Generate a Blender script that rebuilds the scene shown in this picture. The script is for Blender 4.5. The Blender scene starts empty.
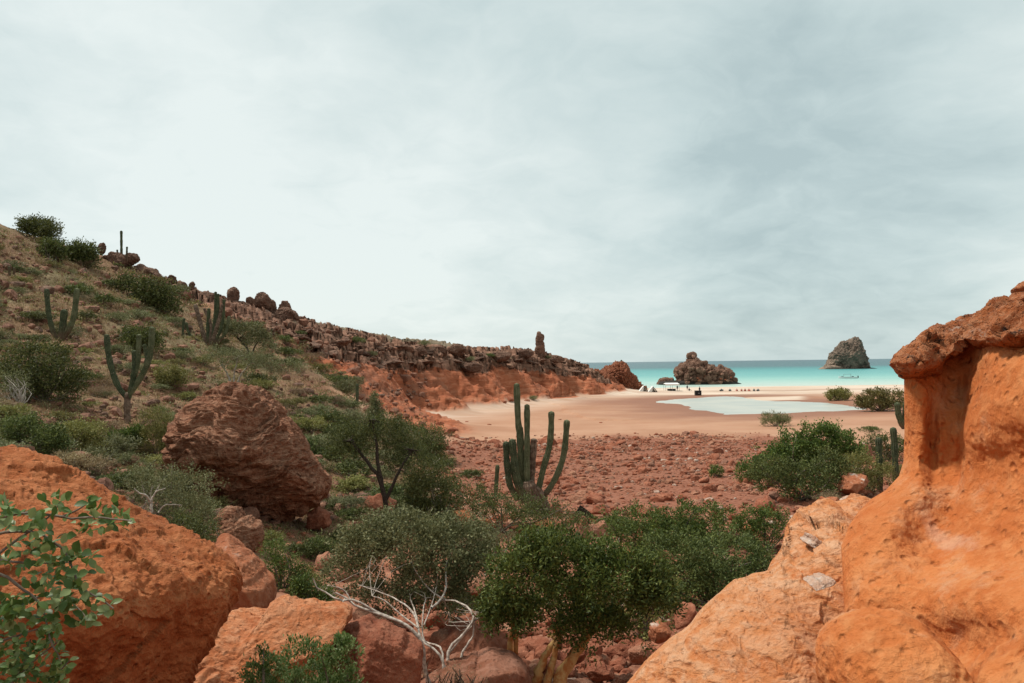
import bpy, bmesh, math, random
import numpy as np
from mathutils import Matrix, Vector

scene = bpy.context.scene
C = scene.collection
R = math.radians
rng = np.random.default_rng(7)
random.seed(7)

# ------------------------------------------------------------------ camera
CAM = np.array([0.0, 0.0, 9.5])
FPX = 28.0 / 36.0 * 1024
camd = bpy.data.cameras.new('camera')
camd.lens = 28.0; camd.sensor_width = 36.0
camd.clip_start = 0.05; camd.clip_end = 90000
cam = bpy.data.objects.new('camera', camd)
C.objects.link(cam)
RM = (Matrix.Rotation(R(90 + 1.58), 4, 'X') @ Matrix.Rotation(R(-0.73), 4, 'Z'))
cam.matrix_world = Matrix.Translation(Vector(CAM)) @ RM
scene.camera = cam
M3 = np.array(RM.to_3x3())

# ------------------------------------------------------------------ sun and sky
SUN_EL, SUN_AZ = 60.0, -68.0        # azimuth from +Y towards +X
sun = bpy.data.lights.new('sun', 'SUN')
sun.energy = 3.7; sun.angle = R(8); sun.color = (1.0, 0.93, 0.84)
suno = bpy.data.objects.new('sun', sun); C.objects.link(suno)
sd = Vector((math.sin(R(SUN_AZ)) * math.cos(R(SUN_EL)), math.cos(R(SUN_AZ)) * math.cos(R(SUN_EL)), math.sin(R(SUN_EL))))
suno.rotation_euler = sd.to_track_quat('Z', 'Y').to_euler()
scene.view_settings.view_transform = 'Standard'
scene.view_settings.look = 'None'
scene.view_settings.gamma = 1.0
scene.view_settings.use_curve_mapping = False
scene.view_settings.exposure = 0.18

class NT:
    """small helper for node trees"""
    def __init__(s, nt): s.t = nt; s.n = nt.nodes; s.l = nt.links
    def new(s, typ, **kw):
        nd = s.n.new(typ)
        for k, v in kw.items(): setattr(nd, k, v)
        return nd
    def put(s, sock, v):
        if isinstance(v, bpy.types.NodeSocket): s.l.new(v, sock)
        elif v is not None:
            if hasattr(sock, 'default_value'):
                try: sock.default_value = v
                except Exception:
                    sock.default_value = (*v, 1.0) if len(v) == 3 else v[:3]
    def math(s, op, a, b=None, c=None, clamp=False):
        nd = s.new('ShaderNodeMath', operation=op); nd.use_clamp = clamp
        s.put(nd.inputs[0], a)
        if b is not None: s.put(nd.inputs[1], b)
        if c is not None: s.put(nd.inputs[2], c)
        return nd.outputs[0]
    def vmath(s, op, a, b=None):
        nd = s.new('ShaderNodeVectorMath', operation=op)
        s.put(nd.inputs[0], a)
        if b is not None:
            if op == 'SCALE': s.put(nd.inputs['Scale'], b)
            else: s.put(nd.inputs[1], b)
        return nd.outputs['Value'] if op in ('DOT_PRODUCT', 'LENGTH', 'DISTANCE') else nd.outputs[0]
    def noise(s, vec, scale, detail=6.0, rough=0.55, dist=0.0, lac=2.0):
        nd = s.new('ShaderNodeTexNoise')
        s.put(nd.inputs['Vector'], vec); nd.inputs['Scale'].default_value = scale
        nd.inputs['Detail'].default_value = detail; nd.inputs['Roughness'].default_value = rough
        nd.inputs['Distortion'].default_value = dist; nd.inputs['Lacunarity'].default_value = lac
        return nd.outputs['Fac']
    def voro(s, vec, scale, feat='F1', out='Distance', rand=1.0):
        nd = s.new('ShaderNodeTexVoronoi', feature=feat)
        s.put(nd.inputs['Vector'], vec); nd.inputs['Scale'].default_value = scale
        nd.inputs['Randomness'].default_value = rand
        return nd.outputs[out]
    def mix(s, f, a, b, mode='MIX'):
        nd = s.new('ShaderNodeMix', data_type='RGBA', blend_type=mode)
        s.put(nd.inputs[0], f)
        s.put(nd.inputs[6], (*a, 1.0) if isinstance(a, tuple) and len(a) == 3 else a)
        s.put(nd.inputs[7], (*b, 1.0) if isinstance(b, tuple) and len(b) == 3 else b)
        return nd.outputs[2]
    def ramp(s, f, stops):
        nd = s.new('ShaderNodeValToRGB'); cr = nd.color_ramp
        while len(cr.elements) < len(stops): cr.elements.new(0.5)
        for e, (p, c) in zip(cr.elements, stops):
            e.position = p; e.color = (*c, 1.0) if len(c) == 3 else c
        s.put(nd.inputs[0], f)
        return nd.outputs[0]
    def sstep(s, v, lo, hi, a=0.0, b=1.0):
        nd = s.new('ShaderNodeMapRange'); nd.interpolation_type = 'SMOOTHSTEP'
        s.put(nd.inputs[0], v)
        for i, x in enumerate((lo, hi, a, b)): nd.inputs[i + 1].default_value = x
        return nd.outputs[0]
    def sep(s, v):
        nd = s.new('ShaderNodeSeparateXYZ'); s.put(nd.inputs[0], v); return nd.outputs
    def comb(s, x, y, z):
        nd = s.new('ShaderNodeCombineXYZ')
        for i, v in enumerate((x, y, z)): s.put(nd.inputs[i], v)
        return nd.outputs[0]
    def attr(s, name):
        nd = s.new('ShaderNodeAttribute'); nd.attribute_name = name; return nd
    def pos(s): return s.new('ShaderNodeNewGeometry').outputs['Position']
    def bump(s, h, strength=0.5, dist=0.1, normal=None):
        nd = s.new('ShaderNodeBump'); nd.inputs['Strength'].default_value = strength
        nd.inputs['Distance'].default_value = dist; s.put(nd.inputs['Height'], h)
        if normal is not None: s.put(nd.inputs['Normal'], normal)
        return nd.outputs[0]

world = bpy.data.worlds.new('World'); scene.world = world; world.use_nodes = True
w = NT(world.node_tree); w.n.clear()
tc = w.new('ShaderNodeTexCoord').outputs['Generated']
dirn = w.vmath('NORMALIZE', tc)
sx, sy, sz = w.sep(dirn)[:3]
zc = w.math('ADD', w.math('MAXIMUM', sz, 0.0), 0.30)
plane = w.comb(w.math('DIVIDE', sx, zc), w.math('DIVIDE', sy, zc), 0.0)
stretch = w.comb(w.math('MULTIPLY', w.math('DIVIDE', sx, zc), 0.8), w.math('DIVIDE', sy, zc), 3.1)
big = w.noise(stretch, 0.55, 5.0, 0.5, 0.4)
med = w.noise(plane, 2.2, 7.0, 0.55, 0.3)
warp = w.vmath('ADD', plane, w.vmath('SCALE', w.comb(w.noise(plane, 2.0, 4), w.noise(w.vmath('ADD', plane, (7.0, 3.0, 0.0)), 2.0, 4), 0.0), 0.6))
fin = w.noise(warp, 5.5, 8.0, 0.6, 0.2)
mixn = w.math('ADD', w.math('ADD', w.math('MULTIPLY', big, 0.46), w.math('MULTIPLY', med, 0.32)), w.math('MULTIPLY', fin, 0.22))
def spot(px, py, wid, amp):
    d = M3 @ np.array([(px - 512) / FPX, -(py - 341.5) / FPX, -1.0]); d /= np.linalg.norm(d)
    dt = w.vmath('DOT_PRODUCT', dirn, tuple(d))
    return w.math('MULTIPLY', w.sstep(dt, math.cos(wid), 1.0), amp)
acc = mixn
for a in ((260, 250, 0.40, 0.10), (60, 40, 0.45, 0.08), (500, 240, 0.25, 0.04), (850, 185, 0.26, -0.17), (480, 80, 0.35, 0.015),
          (980, 110, 0.12, 0.05), (80, 155, 0.16, -0.09), (330, 90, 0.16, -0.06), (760, 330, 0.3, -0.03)):
    acc = w.math('ADD', acc, spot(*a))
cloud = w.ramp(acc, [(0.32, (0.42, 0.52, 0.525)), (0.42, (0.53, 0.63, 0.625)), (0.52, (0.63, 0.715, 0.70)), (0.64, (0.75, 0.815, 0.79))])
sky = w.new('ShaderNodeTexSky', sky_type='NISHITA'); sky.sun_disc = False
sky.sun_elevation = R(SUN_EL); sky.sun_rotation = R(SUN_AZ)
skyc = w.mix(0.92, sky.outputs[0], w.vmath('SCALE', cloud, 10.0))
bg = w.new('ShaderNodeBackground'); w.put(bg.inputs[0], skyc); bg.inputs[1].default_value = 0.1
wo = w.new('ShaderNodeOutputWorld'); w.l.new(bg.outputs[0], wo.inputs[0])

# ------------------------------------------------------------------ numeric helpers
def ray(px, py):
    px = np.asarray(px, float); py = np.asarray(py, float)
    d = np.stack([(px - 512) / FPX, -(py - 341.5) / FPX, -np.ones_like(px)], -1) @ M3.T
    return d / d[..., 1:2]
def at(px, py, Y):
    return CAM + ray(px, py) * np.asarray(Y, float)[..., None]
def m_per_px(Y): return Y / FPX

_perm = np.random.default_rng(11).permutation(256); _perm = np.concatenate([_perm, _perm, _perm])
_g = np.random.default_rng(12).normal(size=(256, 3)); _g /= np.linalg.norm(_g, axis=1)[:, None]
def pnoise(P):
    Pi = np.floor(P).astype(int); f = P - Pi; Pi &= 255
    u = f * f * f * (f * (f * 6 - 15) + 10)
    out = 0
    for i in (0, 1):
        for j in (0, 1):
            for k in (0, 1):
                h = _perm[_perm[_perm[(Pi[:, 0] + i) & 255] + ((Pi[:, 1] + j) & 255)] + ((Pi[:, 2] + k) & 255)]
                g = _g[h & 255]
                d = g[:, 0] * (f[:, 0] - i) + g[:, 1] * (f[:, 1] - j) + g[:, 2] * (f[:, 2] - k)
                wt = (u[:, 0] if i else 1 - u[:, 0]) * (u[:, 1] if j else 1 - u[:, 1]) * (u[:, 2] if k else 1 - u[:, 2])
                out = out + d * wt
    return out * 1.6
def fbm(P, octv=5, gain=0.5, ridged=False):
    s = 0; a = 1.0; Q = np.array(P, float)
    for o in range(octv):
        n = pnoise(Q + 17.3 * o)
        if ridged: n = 1 - 2 * np.abs(n)
        s = s + a * n; a *= gain; Q = Q * 2.03
    return s
def worley(P, seed=0):
    """distance to nearest feature point and a random id value"""
    Pi = np.floor(P).astype(int); best = np.full(len(P), 9.0); idv = np.zeros(len(P)); sec = np.full(len(P), 9.0)
    for i in (-1, 0, 1):
        for j in (-1, 0, 1):
            for k in (-1, 0, 1):
                c = Pi + (i, j, k); cc = c & 255
                h = _perm[_perm[_perm[cc[:, 0]] + cc[:, 1]] + cc[:, 2]]
                fp = c + 0.5 + _g[h] * 0.45
                d = np.linalg.norm(P - fp, axis=1)
                m = d < best
                sec = np.where(m, best, np.minimum(sec, d))
                idv = np.where(m, h / 255.0, idv); best = np.where(m, d, best)
    return best, sec, idv
def seg_dist(P, A, B):
    AB = B - A; t = np.clip(((P - A) @ AB) / max(AB @ AB, 1e-9), 0, 1)
    return np.linalg.norm(P - (A + t[:, None] * AB), axis=1)
def poly_sd(P, poly):
    """signed distance (negative inside)"""
    poly = np.asarray(poly, float); d = np.full(len(P), 1e9); ins = np.zeros(len(P), bool)
    for i in range(len(poly)):
        A = poly[i]; B = poly[(i + 1) % len(poly)]
        d = np.minimum(d, seg_dist(P, A, B))
        c = (A[1] > P[:, 1]) != (B[1] > P[:, 1])
        xi = (B[0] - A[0]) * (P[:, 1] - A[1]) / (B[1] - A[1] + 1e-12) + A[0]
        ins ^= c & (P[:, 0] < xi)
    return np.where(ins, -d, d)
def ss(x, a, b):
    t = np.clip((x - a) / (b - a), 0, 1); return t * t * (3 - 2 * t)

# ------------------------------------------------------------------ mesh helpers
def mesh_np(name, V, F, mats=None, smooth=True, midx=None, attrs=None):
    """V (n,3); F = (m,k) array or list of such"""
    if isinstance(F, np.ndarray): F = [F]
    me = bpy.data.meshes.new(name)
    nl = sum(f.size for f in F); nf = sum(len(f) for f in F)
    me.vertices.add(len(V)); me.loops.add(nl); me.polygons.add(nf)
    me.vertices.foreach_set('co', np.ascontiguousarray(V, np.float32).ravel())
    me.loops.foreach_set('vertex_index', np.concatenate([f.ravel() for f in F]).astype(np.int32))
    tot = np.concatenate([np.full(len(f), f.shape[1]) for f in F]).astype(np.int32)
    st = np.concatenate([[0], np.cumsum(tot)[:-1]]).astype(np.int32)
    me.polygons.foreach_set('loop_start', st)
    try: me.polygons.foreach_set('loop_total', tot)
    except Exception: pass
    if midx is not None: me.polygons.foreach_set('material_index', np.asarray(midx, np.int32))
    me.update(calc_edges=True)
    me.polygons.foreach_set('use_smooth', np.full(nf, smooth, bool))
    for m in (mats or []): me.materials.append(m)
    if attrs:
        for k, a in attrs.items():
            at_ = me.attributes.new(k, 'FLOAT_COLOR', 'POINT')
            at_.data.foreach_set('color', np.ascontiguousarray(a, np.float32).ravel())
    me.validate()
    return me
def link(name, me, parent=None, loc=None):
    o = bpy.data.objects.new(name, me); C.objects.link(o)
    if loc is not None: o.location = [float(v) for v in loc]
    if parent is not None: o.parent = parent
    return o
def tag(o, label=None, cat=None, group=None, kind=None):
    for k, v in (('label', label), ('category', cat), ('group', group), ('kind', kind)):
        if v: o[k] = v
    return o
def thing(name, loc, label, cat, group=None):
    o = link(name, None, None, loc); o.empty_display_size = 0.3
    return tag(o, label, cat, group)
class MB:
    """collects pieces into one mesh"""
    def __init__(s): s.V = []; s.F = {}; s.n = 0
    def add(s, V, F, mi=0):
        V = np.asarray(V, float); s.V.append(V)
        for f in (F if isinstance(F, list) else [F]):
            f = np.asarray(f)
            if len(f): s.F.setdefault((f.shape[1], mi), []).append(f + s.n)
        s.n += len(V); return s
    def build(s, name, mats, parent=None, loc=(0, 0, 0), smooth=True):
        loc = np.asarray(loc, float)
        F = []; mi = []
        for (k, m), fs in s.F.items():
            f = np.concatenate(fs); F.append(f); mi.append(np.full(len(f), m))
        me = mesh_np(name, np.concatenate(s.V) - loc, F, mats if isinstance(mats, list) else [mats], smooth, np.concatenate(mi))
        return link(name, me, parent, None if parent is not None else loc)
def tube(P, rad, k=6, cap=True):
    P = np.asarray(P, float); n = len(P); rad = np.broadcast_to(np.asarray(rad, float), (n,))
    T = np.gradient(P, axis=0); T /= np.linalg.norm(T, axis=1)[:, None] + 1e-9
    up = np.array([0, 0, 1.0]) if abs(T[0][2]) < 0.9 else np.array([1.0, 0, 0])
    V = []
    for i in range(n):
        a = np.cross(T[i], up); a /= np.linalg.norm(a) + 1e-9; b = np.cross(a, T[i]); up = b
        ang = np.arange(k) * 2 * math.pi / k
        V.append(P[i] + rad[i] * (np.cos(ang)[:, None] * a + np.sin(ang)[:, None] * b))
    V = np.concatenate(V)
    i = np.arange(n - 1)[:, None] * k; j = np.arange(k)[None]; j2 = (j + 1) % k
    F = np.stack([i + j, i + j2, i + k + j2, i + k + j], -1).reshape(-1, 4)
    return V, F
def spline(P, n):
    P = np.asarray(P, float)
    t = np.concatenate([[0], np.cumsum(np.linalg.norm(np.diff(P, axis=0), axis=1))]); t /= t[-1]
    m = len(P)
    # catmull-rom
    u = np.linspace(0, 1, n); out = []
    for q in u:
        i = min(np.searchsorted(t, q, side='right') - 1, m - 2)
        f = (q - t[i]) / (t[i + 1] - t[i] + 1e-9)
        p0, p1, p2, p3 = P[max(i - 1, 0)], P[i], P[i + 1], P[min(i + 2, m - 1)]
        out.append(0.5 * ((2 * p1) + (-p0 + p2) * f + (2 * p0 - 5 * p1 + 4 * p2 - p3) * f * f + (-p0 + 3 * p1 - 3 * p2 + p3) * f ** 3))
    return np.array(out)
_ico = {}
def ico(n):
    if n not in _ico:
        bm = bmesh.new(); bmesh.ops.create_icosphere(bm, subdivisions=n, radius=1.0)
        V = np.array([v.co[:] for v in bm.verts]); F = np.array([[v.index for v in f.verts] for f in bm.faces]); bm.free()
        V /= np.linalg.norm(V, axis=1)[:, None]
        _ico[n] = (V, F)
    V, F = _ico[n]; return V.copy(), F
def vnormals(V, F):
    if F.shape[1] == 4: a, b = V[F[:, 2]] - V[F[:, 0]], V[F[:, 3]] - V[F[:, 1]]
    else: a, b = V[F[:, 1]] - V[F[:, 0]], V[F[:, 2]] - V[F[:, 0]]
    fn = np.cross(a, b); N = np.zeros_like(V)
    for c in range(F.shape[1]):
        for k in range(3): N[:, k] += np.bincount(F[:, c], fn[:, k], len(V))
    return N / (np.linalg.norm(N, axis=1)[:, None] + 1e-12)
def box(cx, cy, cz, sx, sy, sz, rot=0.0):
    s = np.array([[x, y, z] for x in (-.5, .5) for y in (-.5, .5) for z in (-.5, .5)]) * (sx, sy, sz)
    c, sn = math.cos(rot), math.sin(rot)
    s = s @ np.array([[c, sn, 0], [-sn, c, 0], [0, 0, 1]]) + (cx, cy, cz)
    return s, np.array([[0, 1, 3, 2], [4, 6, 7, 5], [0, 4, 5, 1], [2, 3, 7, 6], [0, 2, 6, 4], [1, 5, 7, 3]])

# ------------------------------------------------------------------ materials
def new_mat(name):
    m = bpy.data.materials.new(name); m.use_nodes = True; t = NT(m.node_tree); t.n.clear()
    p = t.new('ShaderNodeBsdfPrincipled'); o = t.new('ShaderNodeOutputMaterial')
    t.l.new(p.outputs[0], o.inputs[0]); p.inputs['Roughness'].default_value = 0.9
    p.inputs['Specular IOR Level'].default_value = 0.2
    return m, t, p, o
def rock_mat(name, cols, scale=1.0, bump=0.6, pits=0.5, dist=0.05, pale=None, pale_amt=0.5, strata=0.0, dark=None, stain=None, mott=None):
    m, t, p, o = new_mat(name)
    P = t.pos()
    if strata:
        warp = t.noise(P, 0.9 * scale, 4)
        x, y, z = t.sep(P)[:3]
        zz = t.math('ADD', t.math('MULTIPLY', z, strata), t.math('MULTIPLY', warp, 1.6))
        PS = t.comb(t.math('MULTIPLY', x, 0.5), t.math('MULTIPLY', y, 0.5), t.math('MULTIPLY', zz, 3.0))
        n1 = t.noise(PS, 1.5 * scale, 8, 0.6)
    else:
        n1 = t.noise(P, 1.1 * scale, 8, 0.62, 0.4)
    c = t.ramp(n1, [(0.28, cols[0]), (0.5, cols[1]), (0.70, cols[2])])
    n2 = t.noise(P, 7.0 * scale, 6, 0.65)
    c = t.mix(t.sstep(n2, 0.4, 0.75), c, t.mix(1.0, c, cols[2], 'MIX'))
    n3 = t.noise(P, 0.35 * scale, 3)
    c = t.mix(t.sstep(n3, 0.45, 0.75, 0, 0.5), c, cols[0])
    v = t.voro(P, 9.0 * scale)
    pit = t.sstep(v, 0.05, 0.33)
    if pale:
        nz = t.sep(t.new('ShaderNodeNewGeometry').outputs['Normal'])[2]
        pm = t.math('MULTIPLY', t.sstep(nz, 0.35, 0.9), t.sstep(t.noise(P, 1.7 * scale, 5), 0.62 - pale_amt * 0.3, 0.74 - pale_amt * 0.3))
        c = t.mix(pm, c, pale)
    if dark:
        c = t.mix(t.sstep(t.noise(P, 2.3 * scale, 6, 0.7, 0.8), 0.56, 0.66), c, dark)
    if mott:
        c = t.mix(t.sstep(t.noise(P, 2.2 * scale, 8, 0.72), 0.52, 0.72, 0, 0.7), c, mott)
        c = t.mix(t.sstep(t.noise(P, 16.0 * scale, 6, 0.7), 0.56, 0.7, 0, 0.35), c, cols[0])
    if stain:
        q_ = at(*stain[0]); x, y, z = t.sep(P)[:3]
        dd = t.vmath('DISTANCE', t.comb(t.math('MULTIPLY', x, 5.5), y, z), (q_[0] * 5.5, q_[1], q_[2]))
        sn = t.math('ADD', t.math('MULTIPLY', t.noise(P, 5.0, 6, 0.7), 1.0), t.math('MULTIPLY', dd, -0.9 / stain[1]))
        c = t.mix(t.sstep(sn, -0.15, 0.35, 0, 0.4), c, stain[2])
    t.put(p.inputs['Base Color'], c)
    fine = t.noise(P, 22.0 * scale, 9, 0.78)
    h = t.math('ADD', t.math('MULTIPLY', n2, 1.6), t.math('MULTIPLY', fine, 0.5))
    h = t.math('ADD', h, t.math('MULTIPLY', t.math('MULTIPLY', pit, pits), 0.8))
    if strata: h = t.math('ADD', h, t.math('MULTIPLY', n1, 1.5))
    t.put(p.inputs['Normal'], t.bump(h, bump, dist))
    return m
def leaf_mat(name, cols, transl=0.25, rough=0.6):
    m, t, p, o = new_mat(name)
    g = t.new('ShaderNodeNewGeometry').outputs['Random Per Island']
    ob = t.new('ShaderNodeObjectInfo').outputs['Random']
    f = t.math('ADD', t.math('MULTIPLY', g, 0.6), t.math('MULTIPLY', t.noise(t.pos(), 1.3, 3), 0.55))
    c = t.ramp(f, [(0.25, cols[0]), (0.5, cols[1]), (0.85, cols[2])])
    hs = t.new('ShaderNodeHueSaturation'); t.put(hs.inputs['Color'], c)
    t.put(hs.inputs['Hue'], t.math('ADD', 0.485, t.math('MULTIPLY', ob, 0.03)))
    t.put(hs.inputs['Value'], t.math('ADD', 0.8, t.math('MULTIPLY', ob, 0.4)))
    c = hs.outputs[0]
    t.put(p.inputs['Base Color'], c); p.inputs['Roughness'].default_value = rough
    p.inputs['Specular IOR Level'].default_value = 0.3
    tr = t.new('ShaderNodeBsdfTranslucent'); t.put(tr.inputs[0], c)
    mx = t.new('ShaderNodeMixShader'); mx.inputs[0].default_value = transl
    t.l.new(p.outputs[0], mx.inputs[1]); t.l.new(tr.outputs[0], mx.inputs[2]); t.l.new(mx.outputs[0], o.inputs[0])
    return m
def bark_mat(name, a, b, scale=20):
    m, t, p, o = new_mat(name)
    P = t.pos(); n = t.noise(P, scale, 5, 0.6, 0.5)
    t.put(p.inputs['Base Color'], t.mix(t.sstep(n, 0.35, 0.65), a, b))
    t.put(p.inputs['Normal'], t.bump(n, 0.5, 0.01))
    return m
def plain_mat(name, col, rough=0.7, var=0.15):
    m, t, p, o = new_mat(name)
    n = t.noise(t.pos(), 6.0, 4)
    t.put(p.inputs['Base Color'], t.mix(t.sstep(n, 0.3, 0.7), tuple(x * (1 - var) for x in col), col))
    p.inputs['Roughness'].default_value = rough
    return m

MT = {}
MT['near_orange'] = rock_mat('near_orange_rock', [(0.28, 0.075, 0.022), (0.50, 0.145, 0.045), (0.68, 0.26, 0.105)], 1.3, 1.0, 1.0, 0.09)
MT['wall'] = rock_mat('smooth_orange_rock', [(0.44, 0.115, 0.028), (0.58, 0.18, 0.05), (0.66, 0.27, 0.10)], 0.9, 1.0, 0.9, 0.05, stain=((949, 530, 6.25), 0.7, (0.68, 0.46, 0.33)), mott=(0.64, 0.36, 0.20))
MT['cap'] = rock_mat('crusted_cap_rock', [(0.26, 0.07, 0.024), (0.48, 0.15, 0.05), (0.58, 0.27, 0.14)], 3.0, 1.0, 1.0, 0.05, dark=(0.055, 0.035, 0.028), pale=(0.5, 0.34, 0.26), pale_amt=0.1)
MT['apron'] = rock_mat('pale_flaking_rock', [(0.54, 0.16, 0.045), (0.63, 0.255, 0.10), (0.70, 0.40, 0.235)], 1.3, 1.0, 0.5, 0.05, strata=2.0)
MT['layer'] = rock_mat('wavy_layered_rock', [(0.11, 0.04, 0.02), (0.30, 0.12, 0.062), (0.50, 0.27, 0.17)], 1.0, 1.0, 0.3, 0.12, strata=3.0)
MT['brown'] = rock_mat('brown_rock', [(0.13, 0.045, 0.026), (0.25, 0.095, 0.052), (0.37, 0.18, 0.12)], 1.0, 0.9, 0.6, 0.07, pale=(0.5, 0.42, 0.35), pale_amt=0.0)
MT['slab'] = rock_mat('orange_slab_rock', [(0.36, 0.10, 0.034), (0.52, 0.18, 0.07), (0.64, 0.31, 0.165)], 1.1, 0.9, 0.7, 0.07)
MT['whitetop'] = rock_mat('white_topped_rock', [(0.20, 0.06, 0.028), (0.36, 0.12, 0.052), (0.46, 0.20, 0.11)], 1.0, 0.8, 0.6, 0.06, pale=(0.52, 0.42, 0.35), pale_amt=0.3)
MT['stone'] = rock_mat('red_stone', [(0.13, 0.038, 0.021), (0.26, 0.082, 0.042), (0.38, 0.155, 0.09)], 1.2, 0.8, 0.3, 0.06)
MT['stone2'] = rock_mat('pink_stone', [(0.19, 0.07, 0.04), (0.31, 0.13, 0.075), (0.42, 0.225, 0.145)], 1.2, 0.8, 0.3, 0.06)
MT['stone3'] = rock_mat('white_stone', [(0.24, 0.13, 0.09), (0.37, 0.25, 0.19), (0.47, 0.37, 0.30)], 2.2, 0.6, 0.3, 0.04)
MT['crust'] = rock_mat('pale_crust_rock', [(0.45, 0.20, 0.11), (0.55, 0.36, 0.26), (0.62, 0.53, 0.46)], 2.5, 0.8, 0.4, 0.04)
MT['hillstone'] = rock_mat('hill_stone', [(0.10, 0.045, 0.03), (0.20, 0.088, 0.055), (0.31, 0.165, 0.11)], 1.0, 0.8, 0.3, 0.06)
MT['crag'] = rock_mat('brown_crag', [(0.075, 0.04, 0.029), (0.165, 0.088, 0.06), (0.28, 0.17, 0.12)], 0.45, 0.9, 0.5, 0.25, strata=1.0)
MT['islet'] = rock_mat('islet_rock', [(0.09, 0.042, 0.03), (0.24, 0.12, 0.08), (0.46, 0.29, 0.205)], 0.5, 1.0, 0.8, 0.6)
MT['stack'] = rock_mat('stack_rock', [(0.065, 0.046, 0.036), (0.14, 0.105, 0.078), (0.33, 0.24, 0.18)], 0.06, 0.9, 0.4, 1.0)
MT['head'] = rock_mat('headland_rock', [(0.17, 0.052, 0.028), (0.31, 0.10, 0.048), (0.42, 0.18, 0.105)], 0.4, 1.0, 0.7, 0.5)
MT['tide'] = rock_mat('dark_tidal_rock', [(0.02, 0.018, 0.015), (0.035, 0.03, 0.026), (0.06, 0.05, 0.04)], 0.4, 0.8, 0.5, 0.3)
MT['leaf_bright'] = leaf_mat('bright_leaf', [(0.030, 0.052, 0.010), (0.072, 0.115, 0.020), (0.17, 0.22, 0.05)])
MT['leaf_dark'] = leaf_mat('dark_leaf', [(0.030, 0.044, 0.010), (0.072, 0.092, 0.022), (0.165, 0.185, 0.055)])
MT['leaf_grey'] = leaf_mat('grey_leaf', [(0.058, 0.066, 0.024), (0.13, 0.14, 0.055), (0.27, 0.27, 0.13)])
MT['leaf_olive'] = leaf_mat('olive_leaf', [(0.085, 0.085, 0.022), (0.16, 0.155, 0.042), (0.29, 0.26, 0.09)])
MT['leaf_dry'] = leaf_mat('dry_leaf', [(0.15, 0.095, 0.05), (0.25, 0.175, 0.095), (0.38, 0.29, 0.17)])
MT['leaf_near'] = leaf_mat('near_leaf', [(0.055, 0.12, 0.024), (0.10, 0.20, 0.045), (0.30, 0.40, 0.17)], 0.3, 0.45)
MT['grass'] = leaf_mat('dry_grass', [(0.14, 0.088, 0.04), (0.24, 0.165, 0.078), (0.37, 0.28, 0.14)])
MT['bark_white'] = bark_mat('white_bark', (0.25, 0.20, 0.165), (0.54, 0.48, 0.41))
MT['bark_grey'] = bark_mat('grey_bark', (0.10, 0.08, 0.06), (0.22, 0.18, 0.14))
MT['bark_dark'] = bark_mat('dark_bark', (0.03, 0.022, 0.018), (0.08, 0.06, 0.045))
MT['bark_yellow'] = bark_mat('yellow_bark', (0.40, 0.14, 0.04), (0.55, 0.36, 0.15), 9)
def cactus_mat(name, a, b):
    m, t, p, o = new_mat(name)
    oc = t.new('ShaderNodeTexCoord').outputs['Object']; P = t.pos()
    c = t.mix(t.sstep(t.noise(P, 3.0, 6, 0.65), 0.35, 0.68), a, b)
    c = t.mix(t.sstep(t.noise(P, 18.0, 4, 0.6), 0.55, 0.68, 0, .6), c, (0.26, 0.23, 0.16))
    z = t.sep(oc)[2]; zz = t.math('ADD', z, t.math('MULTIPLY', t.noise(P, 2.5, 5), -1.6))
    c = t.mix(t.sstep(zz, -0.75, 0.35), (0.13, 0.085, 0.055), c)
    t.put(p.inputs['Base Color'], c); t.put(p.inputs['Normal'], t.bump(t.noise(P, 25.0, 4), 0.6, 0.02))
    return m
MT['cactus'] = cactus_mat('cactus_skin', (0.075, 0.09, 0.045), (0.155, 0.165, 0.09))
MT['cactus_dark'] = cactus_mat('cactus_skin_dark', (0.045, 0.06, 0.032), (0.10, 0.115, 0.06))
MT['cork'] = bark_mat('cactus_cork', (0.10, 0.065, 0.045), (0.25, 0.18, 0.13), 5)
MT['canvas'] = plain_mat('white_canvas', (0.78, 0.76, 0.72))
MT['black'] = plain_mat('black_paint', (0.02, 0.02, 0.02), 0.5)
MT['skin'] = plain_mat('skin', (0.35, 0.2, 0.13))
MT['cloth_dark'] = plain_mat('dark_cloth', (0.03, 0.035, 0.05))
MT['hull'] = plain_mat('white_hull', (0.75, 0.76, 0.76), 0.35)
MT['kayak_red'] = plain_mat('red_plastic', (0.45, 0.14, 0.10), 0.4)
MT['kayak_grey'] = plain_mat('grey_plastic', (0.12, 0.14, 0.14), 0.4)
MT['metal'] = plain_mat('steel_pole', (0.3, 0.3, 0.3), 0.4)
MT['drift'] = bark_mat('weathered_plank', (0.02, 0.016, 0.014), (0.06, 0.045, 0.035), 12)

# ------------------------------------------------------------------ terrain
def gz(px, py, z):              # point at a given height on the ray
    r = ray(px, py); return CAM + r * ((z - CAM[2]) / r[..., 2])
cp = []
def K(px, py, Y): cp.append(at(px, py, Y))
def Z(px, py, z): cp.append(gz(px, py, z))
ridge = [(-420, 90, 50), (-250, 130, 62), (-120, 182, 75), (0, 226, 85), (40, 240, 88), (70, 252, 92), (100, 257, 96), (130, 266, 98), (160, 281, 102), (200, 296, 110),
         (235, 303, 118), (265, 310, 122), (290, 317, 126), (320, 325, 135), (350, 333, 145), (380, 341, 150), (400, 343, 155), (440, 344, 170),
         (480, 350, 185), (520, 350, 200), (545, 351, 207), (570, 360, 218), (590, 369, 228), (606, 378, 238)]
for a in ridge: K(*a)
for px, py, Y in ridge[:15]: K(px, py + 8, Y + 22); K(px, py + 14, Y + 60)
for px, py, Y in ridge[15:]: K(px, py + 4, Y + 14); K(px, py + 12, Y + 34)
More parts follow.
